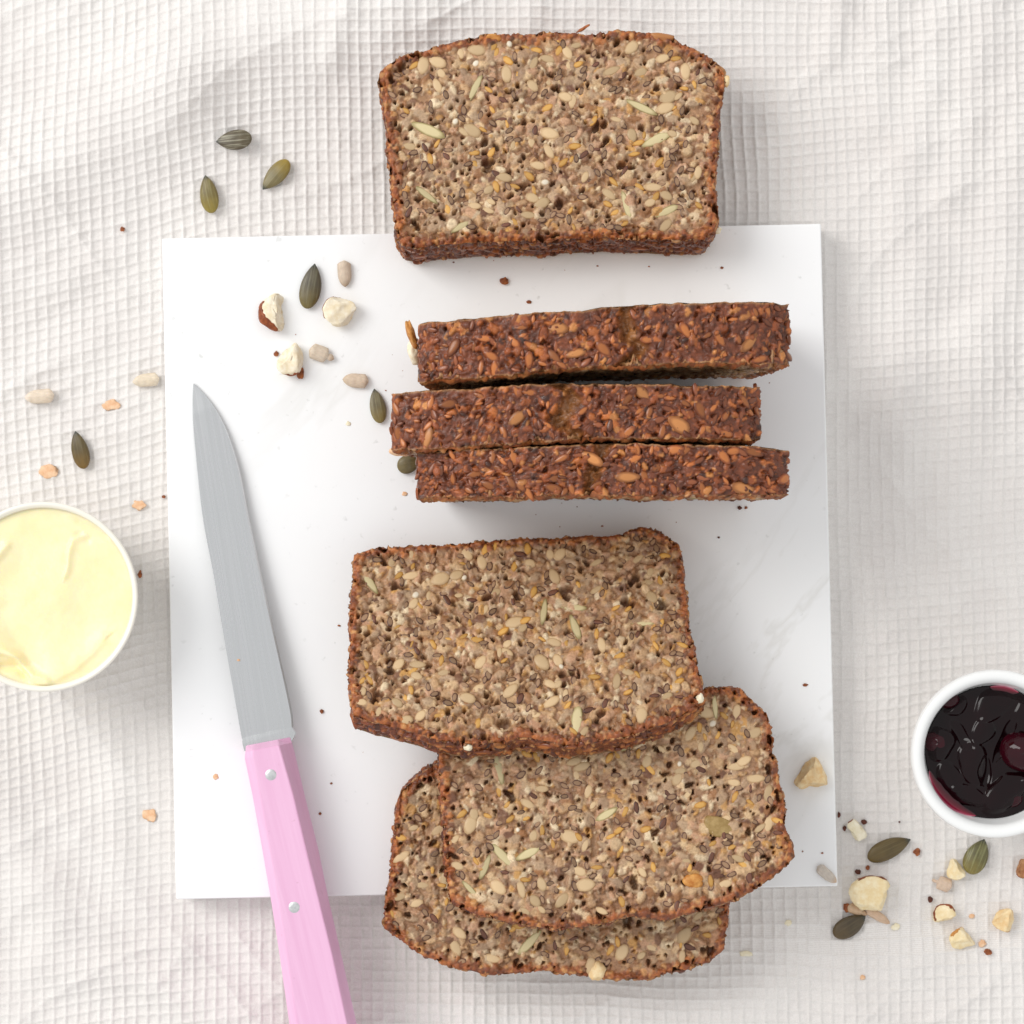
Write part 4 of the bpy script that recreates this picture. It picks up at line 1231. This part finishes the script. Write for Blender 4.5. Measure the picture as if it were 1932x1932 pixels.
KERNELS = [
    (650, 516.6, 50, 26, 2, 100, False, (206, 188, 168), (168, 146, 124), 'sunflower seed on the board pointing at the lower pieces, beside the big pumpkin seed'),
    (607, 668.5, 50, 30, 140, 55, True, (212, 196, 176), (176, 150, 126), 'chipped sunflower seed on the board beside the smooth split hazelnut'),
    (670.6, 717.6, 49, 27, -100, -6, False, (210, 190, 168), (196, 176, 150), 'blunt sunflower seed on the board, nearest the standing bread'),
    (74, 748, 56, 27, -100, 12, False, (222, 206, 186), (228, 216, 202), 'sunflower seed on the cloth near the edge, above the dark pumpkin seed'),
    (275, 717.5, 51, 25, -100, 14, False, (220, 206, 184), (226, 212, 192), 'sunflower seed on the cloth close to the board and the knife tip'),
    (1560.4, 1649.8, 47, 20, 148, 130, False, (206, 196, 184), (196, 164, 132), 'slim sunflower seed lying on the board right at its corner'),
    (1776.8, 1666.8, 40, 26, -150, -60, True, (214, 190, 168), (206, 180, 154), 'flat pinkish sunflower seed half on the cloth below the jam bowl'),
    (1657, 1729, 52, 17, 180, 112, False, (206, 178, 152), (190, 156, 126), 'slender sunflower seed sticking out from under the big hazelnut piece'),
    (1618, 1718, 40, 20, 100, 42, True, (204, 174, 142), (196, 160, 126), 'broken sunflower seed under the big hazelnut piece, against the dark pumpkin seed'),
]
for i, (qx, qy, L, W, dx, dy, chip, col, tc_, label) in enumerate(KERNELS):
    me = kernel_mesh(61 + i, chip); z0 = on_what(qx, qy); k = K(z0); T = W * k * 0.32
    o = link('sunflower_seed', me, mats=[kernel_material(col, tc_)])
    o.scale = (L * k / 2, W * k / 2, T)
    put_flat(o, qx, qy, dx, dy, z0 + T * 0.9)
    tag(o, label, 'sunflower seed', 'loose sunflower seeds')

def ico(sub):
    bm = bmesh.new(); bmesh.ops.create_icosphere(bm, subdivisions=sub, radius=1.0)
    v = np.array([tuple(x.co) for x in bm.verts]); bm.verts.index_update()
    f = np.array([[x.index for x in y.verts] for y in bm.faces]); bm.free()
    return v, f
ICO = {k: ico(k) for k in (2, 3, 4)}

def flesh_material(name, a, b_, rough=0.5):
    m, nt, b = mat(name)
    f = noise(nt, 420, 5, rough=0.65)
    nt.links.new(mixc(nt, ramp(nt, f, [(0.38, (0, 0, 0)), (0.65, (1, 1, 1))]), tuple(lin(*a)), tuple(lin(*b_))), b.inputs['Base Color'])
    b.inputs['Roughness'].default_value = rough; b.inputs['Specular IOR Level'].default_value = 0.35
    bump(nt, noise(nt, 700, 3), 0.35, 0.0003, b)
    return m

SKIN = flesh_material('hazelnut_skin', (112, 52, 26), (164, 88, 46), 0.42)
CREAM = flesh_material('hazelnut_flesh_cream', (236, 220, 186), (250, 241, 220))
YELLOW = flesh_material('hazelnut_flesh_yellow', (238, 214, 164), (249, 235, 200))
TAN = flesh_material('hazelnut_flesh_roasted', (228, 190, 134), (242, 220, 176))
PEACH = flesh_material('bread_flake', (226, 176, 134), (240, 206, 172), 0.7)
BROWN = flesh_material('crust_crumb', (116, 58, 30), (176, 104, 58), 0.6)
DARKC = flesh_material('dark_crumb', (72, 36, 26), (116, 62, 44), 0.6)
PALE = flesh_material('pale_crumb', (232, 220, 186), (244, 236, 214), 0.65)
ORANGE = flesh_material('hazelnut_roasted_patch', (180, 112, 48), (218, 160, 88), 0.5)

def nut_piece(qx, qy, W, Hh, seed, flesh, cuts, skin_dir, skin_at, label, height=0.45, rough=0.10, skin=None, name='hazelnut_piece', cat='nut piece'):
    """broken hazelnut: ball cut by planes; what is left of the ball's outside is its skin"""
    r_ = np.random.default_rng(seed)
    v, f = ICO[4]
    p = v.copy()
    cut = np.zeros(len(p), bool)
    for nx, ny, nz, d in cuts:
        n = np.array([nx, ny, nz], float); n /= np.linalg.norm(n)
        t = p @ n
        wob = d + 0.22 * fbm(p[:, 0] * 2.2 + seed, p[:, 1] * 2.2 + p[:, 2], seed + int(10 * d) % 7, 2)
        m = t > wob
        p[m] -= n * (t - wob)[m, None]; cut |= m
    p *= (1 + rough * fbm(v[:, 0] * 2.5 + seed, v[:, 1] * 2.5 + v[:, 2] * 1.7 + 9, seed, 3))[:, None]
    p += 0.025 * np.stack([fbm(v[:, 0] * 9, v[:, 1] * 9 + v[:, 2] * 5, seed + j, 2) for j in range(3)], -1)
    ea = np.concatenate([f[:, [0, 1]], f[:, [1, 2]], f[:, [2, 0]]]); deg = np.zeros(len(p)); np.add.at(deg, ea[:, 0], 1); np.add.at(deg, ea[:, 1], 1)
    for _ in range(3):                         # broken edges are never knife sharp
        acc = np.zeros_like(p); np.add.at(acc, ea[:, 0], p[ea[:, 1]]); np.add.at(acc, ea[:, 1], p[ea[:, 0]])
        p = 0.45 * p + 0.55 * acc / deg[:, None]
    p = p + 0.055 * np.stack([fbm(v[:, 0] * 5, v[:, 1] * 5 + v[:, 2] * 4, seed + 30 + j, 3) for j in range(3)], -1)
    lo, hi = p.min(0), p.max(0)
    p = (p - (lo + hi) / 2) / (hi - lo) * 2
    z0 = on_what(qx, qy); k = K(z0 + height / 2)
    sc_ = np.array([W * k / 2, Hh * k / 2, height / 2])
    pos = P(qx, qy, z0 + height / 2 - 0.01)
    root = empty(name, pos)
    sd = np.array(skin_dir, float); sd /= np.linalg.norm(sd)
    s_on = (~cut) & ((v @ sd) + 0.18 * fbm(v[:, 0] * 3, v[:, 1] * 3 + v[:, 2] * 2, seed + 4, 2) > skin_at)
    me = raw_mesh('flesh', p * sc_, None, f, smooth=True)
    link('flesh', me, root, [flesh])
    fs = s_on[f].all(1)
    if fs.sum() > 6:
        used = np.unique(f[fs]); rm = np.full(len(v), -1); rm[used] = np.arange(len(used))
        nrm_ = v[used]
        bw = 0.014
        me2 = raw_mesh('skin', p[used] * sc_ + nrm_ * bw, None, rm[f[fs]], smooth=True)
        so = link('skin', me2, root, [skin or SKIN])
        sm = so.modifiers.new('thickness', 'SOLIDIFY'); sm.thickness = 0.012 * S; sm.offset = -1
    tag(root, label, cat, 'broken hazelnut pieces')
    return root

nut_piece(511.7, 589.3, 48, 72, 3, CREAM, [(1, 0.05, 0.15, -0.05), (0.9, 0.5, 0.4, 0.25), (0.2, 0.4, 1, 0.45)], (-0.6, -0.75, 0.2), -0.05,
          'crescent of hazelnut with brown skin on the board, nearest the knife tip', 0.6)
nut_piece(641, 589, 64, 57, 5, CREAM, [(0.1, -0.1, 1, 0.15), (0.8, -0.6, 0.5, 0.5), (0.3, 0.9, 0.4, 0.6)], (-0.8, 0.5, 0.1), 0.42,
          'chunky cream hazelnut half with thin brown rim under the upright sunflower seed', 0.6, 0.16)
nut_piece(547, 678, 50, 63, 7, CREAM, [(-0.7, 0.6, 0.3, 0.25), (0.9, 0.2, 0.3, 0.5), (0.1, 0.1, 1, 0.5)], (0.2, -1, 0.0), 0.9,
          'smooth cream split hazelnut on the board, lowest of the three pieces', 0.55, 0.06)
nut_piece(1529.7, 1459, 64, 62, 9, TAN, [(-0.7, 0.7, 0.2, 0.25), (0.9, 0.3, 0.2, 0.45), (0, 0, 1, 0.4), (0.2, -0.9, 0.3, 0.55)], (0.5, -0.3, 0.8), 0.1,
          'tan walnut like nut chunk on the board between bread stack and edge', 0.6, 0.22, skin=ORANGE)
nut_piece(1617, 1566, 38, 42, 11, PALE, [(0, 0, 1, 0.2), (0.7, 0.5, 0.2, 0.3), (-0.7, -0.5, 0.2, 0.5)], (-0.3, 0.6, 0.5), 0.55,
          'crumbled pale nut flake with brown flecks beside the board edge', 0.25, 0.34)
nut_piece(1639.7, 1685, 77, 68, 13, YELLOW, [(0, 0, 1, 0.35), (0.9, -0.25, 0.3, 0.55), (-0.1, -0.9, 0.4, 0.5), (-0.8, -0.4, 0.3, 0.65)], (0.35, 0.95, 0.0), 0.55,
          'biggest hazelnut piece, pale yellow with brown skin edge, below the board corner', 0.75, 0.10)
nut_piece(1804, 1640, 35, 40, 15, YELLOW, [(0.8, 0.5, 0.2, 0.3), (0, 0, 1, 0.4), (-0.9, 0.1, 0.3, 0.5)], (0, -1, 0), 1.5,
          'yellow nut bit touching the plump pumpkin seed by the jam bowl', 0.4, 0.2)
nut_piece(1782, 1723.5, 44, 36, 17, YELLOW, [(0.2, -0.9, 0.2, 0.35), (-0.1, 0.2, 1, 0.55)], (-0.2, 0.35, 0.9), 0.28,
          'small hazelnut bit with shiny dark brown skin on the cloth', 0.4, 0.12)
nut_piece(1892.6, 1735.4, 43, 44, 19, TAN, [(0, 0, 1, 0.3), (0.8, -0.1, 0.3, 0.45), (-0.6, 0.7, 0.2, 0.5)], (-0.2, -1, 0), 0.85,
          'cream nut bit on the cloth, far from the board, below the jam bowl', 0.45, 0.24, skin=ORANGE)
nut_piece(1815, 1771, 50, 42, 21, YELLOW, [(0.1, -0.8, 0.5, 0.3), (0.8, 0.5, 0.2, 0.4), (0, 0, 1, 0.5)], (0.0, 0.9, 0.35), 0.35,
          'knobbly nut bit with roasted ridge, lowest of the nuts on the cloth', 0.42, 0.30, skin=ORANGE)
nut_piece(1930, 1638, 26, 36, 23, flesh_material('brown_nut', (150, 96, 58), (196, 146, 102)), [(0, 0, 1, 0.4), (-0.8, 0.4, 0.1, 0.5)], (0, -1, 0.2), 0.5,
          'brown nut bit at the far end of the cloth beside the jam bowl', 0.4, 0.2)

CRUMB_V = [ICO[2], ICO[3]]
def crumb(qx, qy, W, Hh, m, label, seed, height=None, name='crumb', z=None, rough=0.45, ang=0.0):
    v, f = ICO[3] if max(W, Hh) > 13 else ICO[2]
    p = v * (1 + rough * fbm(v[:, 0] * 1.8 + seed * 3.1, v[:, 1] * 1.8 + v[:, 2] * 1.3 + seed, seed, 2))[:, None]
    lo, hi = p.min(0), p.max(0); p = (p - (lo + hi) / 2) / (hi - lo) * 2
    z0 = on_what(qx, qy) if z is None else z
    h = height or min(W, Hh) * K(z0) * 0.6
    me = raw_mesh(name, p * np.array([W * K(z0) / 2, Hh * K(z0) / 2, h / 2]), None, f)
    o = link(name, me, mats=[m], loc=P(qx, qy, z0 + h / 2 - 0.008))
    o.rotation_euler.z = ang
    tag(o, label, 'crumb', 'crumbs and flakes')
    return o

CRUMBS = [
    (566.6, 704, 14, 22, BROWN, 'reddish brown nut skin flake at the foot of the smooth split hazelnut'),
    (521.3, 667, 10, 11, BROWN, 'tiny brown flake at the upper side of the smooth split hazelnut'),
    (231, 432, 9, 10, BROWN, 'lone reddish crumb on the cloth above the board corner'),
    (951, 530, 17, 15, BROWN, 'forked brown crumb on the board under the lone flat slice'),
    (997.7, 569.4, 10, 7, BROWN, 'small brown crumb on the board just behind the standing slices'),
    (1362, 505, 6, 5, BROWN, 'speck of crumb on the board under the far corner of the lone slice'),
    (209.7, 764, 36, 22, PEACH, 'thin peach flake on the cloth between the two upper sunflower seeds'),
    (91.6, 889.3, 38, 28, PEACH, 'round peach flake on the cloth directly above the butter cup'),
    (262.7, 954, 28, 20, PEACH, 'pale flake on the cloth at the upper rim of the butter cup'),
    (263.8, 1083, 9, 15, BROWN, 'brown crumb touching the butter cup on its board side'),
    (309, 937, 8, 6, BROWN, 'red brown crumb on the cloth against the board edge'),
    (282, 1538.7, 27, 26, PEACH, 'crumbly peach flake on the cloth beside the board, level with the knife handle'),
    (407.3, 1465.8, 11, 12, PEACH, 'peach crumb on the board beside the top of the knife handle'),
    (604, 1535, 6, 6, BROWN, 'tiny brown crumb on the board right of the handle'),
    (625, 1478, 5, 4, BROWN, 'tiniest crumb on the board between handle and bread stack'),
    (607, 1342.4, 8, 9, BROWN, 'tan crumb on the board beside the knife heel'),
    (657, 799, 10, 9, PALE, 'pale crumb on the board beside the green pumpkin seed'),
    (763.7, 931.7, 11, 9, PEACH, 'peach crumb on the board below the tucked pumpkin seed'),
    (1395.8, 958.2, 9, 8, DARKC, 'dark crumb on the board in front of the standing slices, larger of a pair'),
    (1407.5, 958, 6, 6, BROWN, 'brown crumb on the board in front of the standing slices, smaller of a pair'),
    (1519.7, 1292.3, 11, 6, BROWN, 'flat reddish crumb on the bare side of the board above the nut chunk'),
    (1356, 1014, 5, 4, DARKC, 'dark speck on the board behind the uppermost overlapping slice'),
    (1593.5, 1562.8, 8, 11, DARKC, 'dark flake beside the crumbled pale nut flake'),
    (1630, 1551, 12, 10, DARKC, 'dark brown fleck at the upper corner of the crumbled nut flake'),
    (1583, 1537, 6, 12, DARKC, 'dark sliver on the cloth tucked against the board edge'),
    (1618.3, 1644.8, 12, 10, DARKC, 'dark crumb on the cloth between board corner and long pumpkin seed'),
    (1637, 1637, 8, 10, BROWN, 'red brown crumb on the cloth under the long pumpkin seed'),
    (1729.4, 1607.7, 14, 16, BROWN, 'orange brown crumb right of the long pumpkin seed tip'),
    (1755.5, 1697, 10, 12, DARKC, 'dark red crumb between the pinkish seed and the shiny hazelnut bit'),
    (1627.8, 1844, 10, 10, PEACH, 'lone peach crumb on the cloth low below all the nuts'),
    (1486.7, 1741.7, 14, 12, PALE, 'pale crumb on the cloth just below the board, beside the stack corner'),
    (1407.6, 1799, 26, 11, PALE, 'flat pale oat flake on the cloth beside the lowest bread slice'),
    (1597, 1713, 12, 18, BROWN, 'brown skin shard stuck out from under the big hazelnut piece'),
    (1689.3, 1748.4, 17, 14, PALE, 'cream crumb right of the slender sunflower seed'),
    (1833.5, 1728.5, 11, 9, PEACH, 'pale pinkish crumb between the shiny bit and the far cream nut'),
    (1853.5, 1780, 15, 15, PEACH, 'crumbly pinkish bit at the end of the knobbly nut'),
    (1864, 1796, 16, 12, BROWN, 'brown crumb trailing after the knobbly nut bit'),
    (1697, 1551, 4, 4, DARKC, 'dark speck on the cloth between board and jam bowl'),
]
for i, (qx, qy, W, Hh, m, label) in enumerate(CRUMBS):
    crumb(qx, qy, W, Hh, m, label, 200 + i, 0.035 if m in (PEACH, PALE) else None)
crumb(450, 1245.7, 7, 5, PEACH, 'tiny peach crumb lying on the knife blade', 290, z=1.87)

# bits that stick out of single slices
def chunk(parent, name, qx, qy, z, W, Hh, hz, m, seed, ang=0.0):
    v, f = ICO[3]
    p = v * (1 + 0.35 * fbm(v[:, 0] * 1.8 + seed, v[:, 1] * 1.8 + v[:, 2], seed, 2))[:, None]
    k = K(z)
    c, s = math.cos(ang), math.sin(ang)
    p = p * np.array([W * k / 2, Hh * k / 2, hz])
    p = np.stack([p[:, 0] * c - p[:, 1] * s, p[:, 0] * s + p[:, 1] * c, p[:, 2]], -1)
    rp = np.array(parent.location) / S
    me = raw_mesh(name, p + P(qx, qy, z) - rp, None, f)
    return link(name, me, parent, [m])
slices = [o for o in sc.objects if o.name.startswith('bread_slice')]
s_by = {o['label'].split(',')[0] + o['label'][-12:]: o for o in slices}
b1 = [o for o in slices if 'rearmost' in o['label']][0]
b2 = [o for o in slices if 'between' in o['label']][0]
chunk(b1, 'hazelnut_skin', 776, 630, 6.2, 18, 52, 0.35, ORANGE, 5, 0.3)
chunk(b1, 'hazelnut', 783, 662, 5.7, 26, 50, 0.4, CREAM, 6)
chunk(b2, 'crumb_chunk', 757, 851, 4.4, 40, 24, 0.35, PEACH, 7)
chunk(sA, 'oat_flake', 1351, 434, 2.7, 20, 15, 0.05, PALE, 8)
chunk(sA, 'crust_chip', 1370, 152, 2.1, 14, 22, 0.12, TAN, 9)
chunk(sA, 'crust_splinter', 1100, 54, 1.9, 30, 6, 0.04, BROWN, 10, 0.55)
chunk(sA, 'pumpkin_seed', 1249, 70, 1.98, 44, 16, 0.09, M_tpump, 12, -0.12)
chunk(sA, 'hazelnut_piece', 932, 71, 1.98, 28, 14, 0.12, ORANGE, 13)
chunk(sD, 'white_grain', 1321, 1318, 4.85, 16, 18, 0.16, PALE, 14)
chunk(sD, 'white_grain', 884, 1410, 5.45, 17, 14, 0.16, PALE, 15)
chunk(sE, 'hazelnut_piece', 1308, 1662, 4.26, 34, 26, 0.10, ORANGE, 16)
chunk(sE, 'pumpkin_seed', 1355, 1560, 4.03, 74, 36, 0.08, flesh_material('pumpkin_flesh', (150, 122, 72), (176, 148, 98), 0.4), 17, -0.25)
chunk(sF, 'hazelnut_piece', 1128, 1832, 2.5, 32, 36, 0.25, TAN, 18)

# dust of the cut loaf on the board: nobody could count it
def build_dust():
    r_ = np.random.default_rng(77); v, f = ICO[2]; V, Fc = [], []
    spots = [(1100, 955, 260, 10), (1450, 720, 60, 14), (760, 700, 30, 60), (1060, 500, 220, 12), (640, 1200, 12, 130), (1340, 1150, 18, 90), (700, 1420, 40, 25), (1120, 985, 300, 14), (1540, 1560, 20, 60), (560, 640, 60, 40)]
    for _ in range(20):
        sx, sy, wx, wy = spots[r_.integers(len(spots))]
        q = (sx + wx * r_.standard_normal() * 0.6, sy + wy * r_.standard_normal() * 0.6)
        if any(in_poly(q, p) for p in (polyD, polyE)): continue
        z = on_what(*q); rad = 0.010 + 0.022 * r_.random() ** 2
        p = v * (1 + 0.4 * fbm(v[:, 0] * 2 + 9 * r_.random(), v[:, 1] * 2 + v[:, 2], 3, 2))[:, None] * np.array([rad * (1 + r_.random()), rad, rad * 0.6])
        Fc.append(f + len(V) * len(v)); V.append(p + P(*q, z + rad * 0.5))
    me = raw_mesh('crumb_dust', np.concatenate(V), None, np.concatenate(Fc))
    o = link('crumb_dust', me, mats=[BROWN])
    tag(o, 'fine brown crumb dust scattered on the board round the cut bread', 'crumbs', kind='stuff')
build_dust()
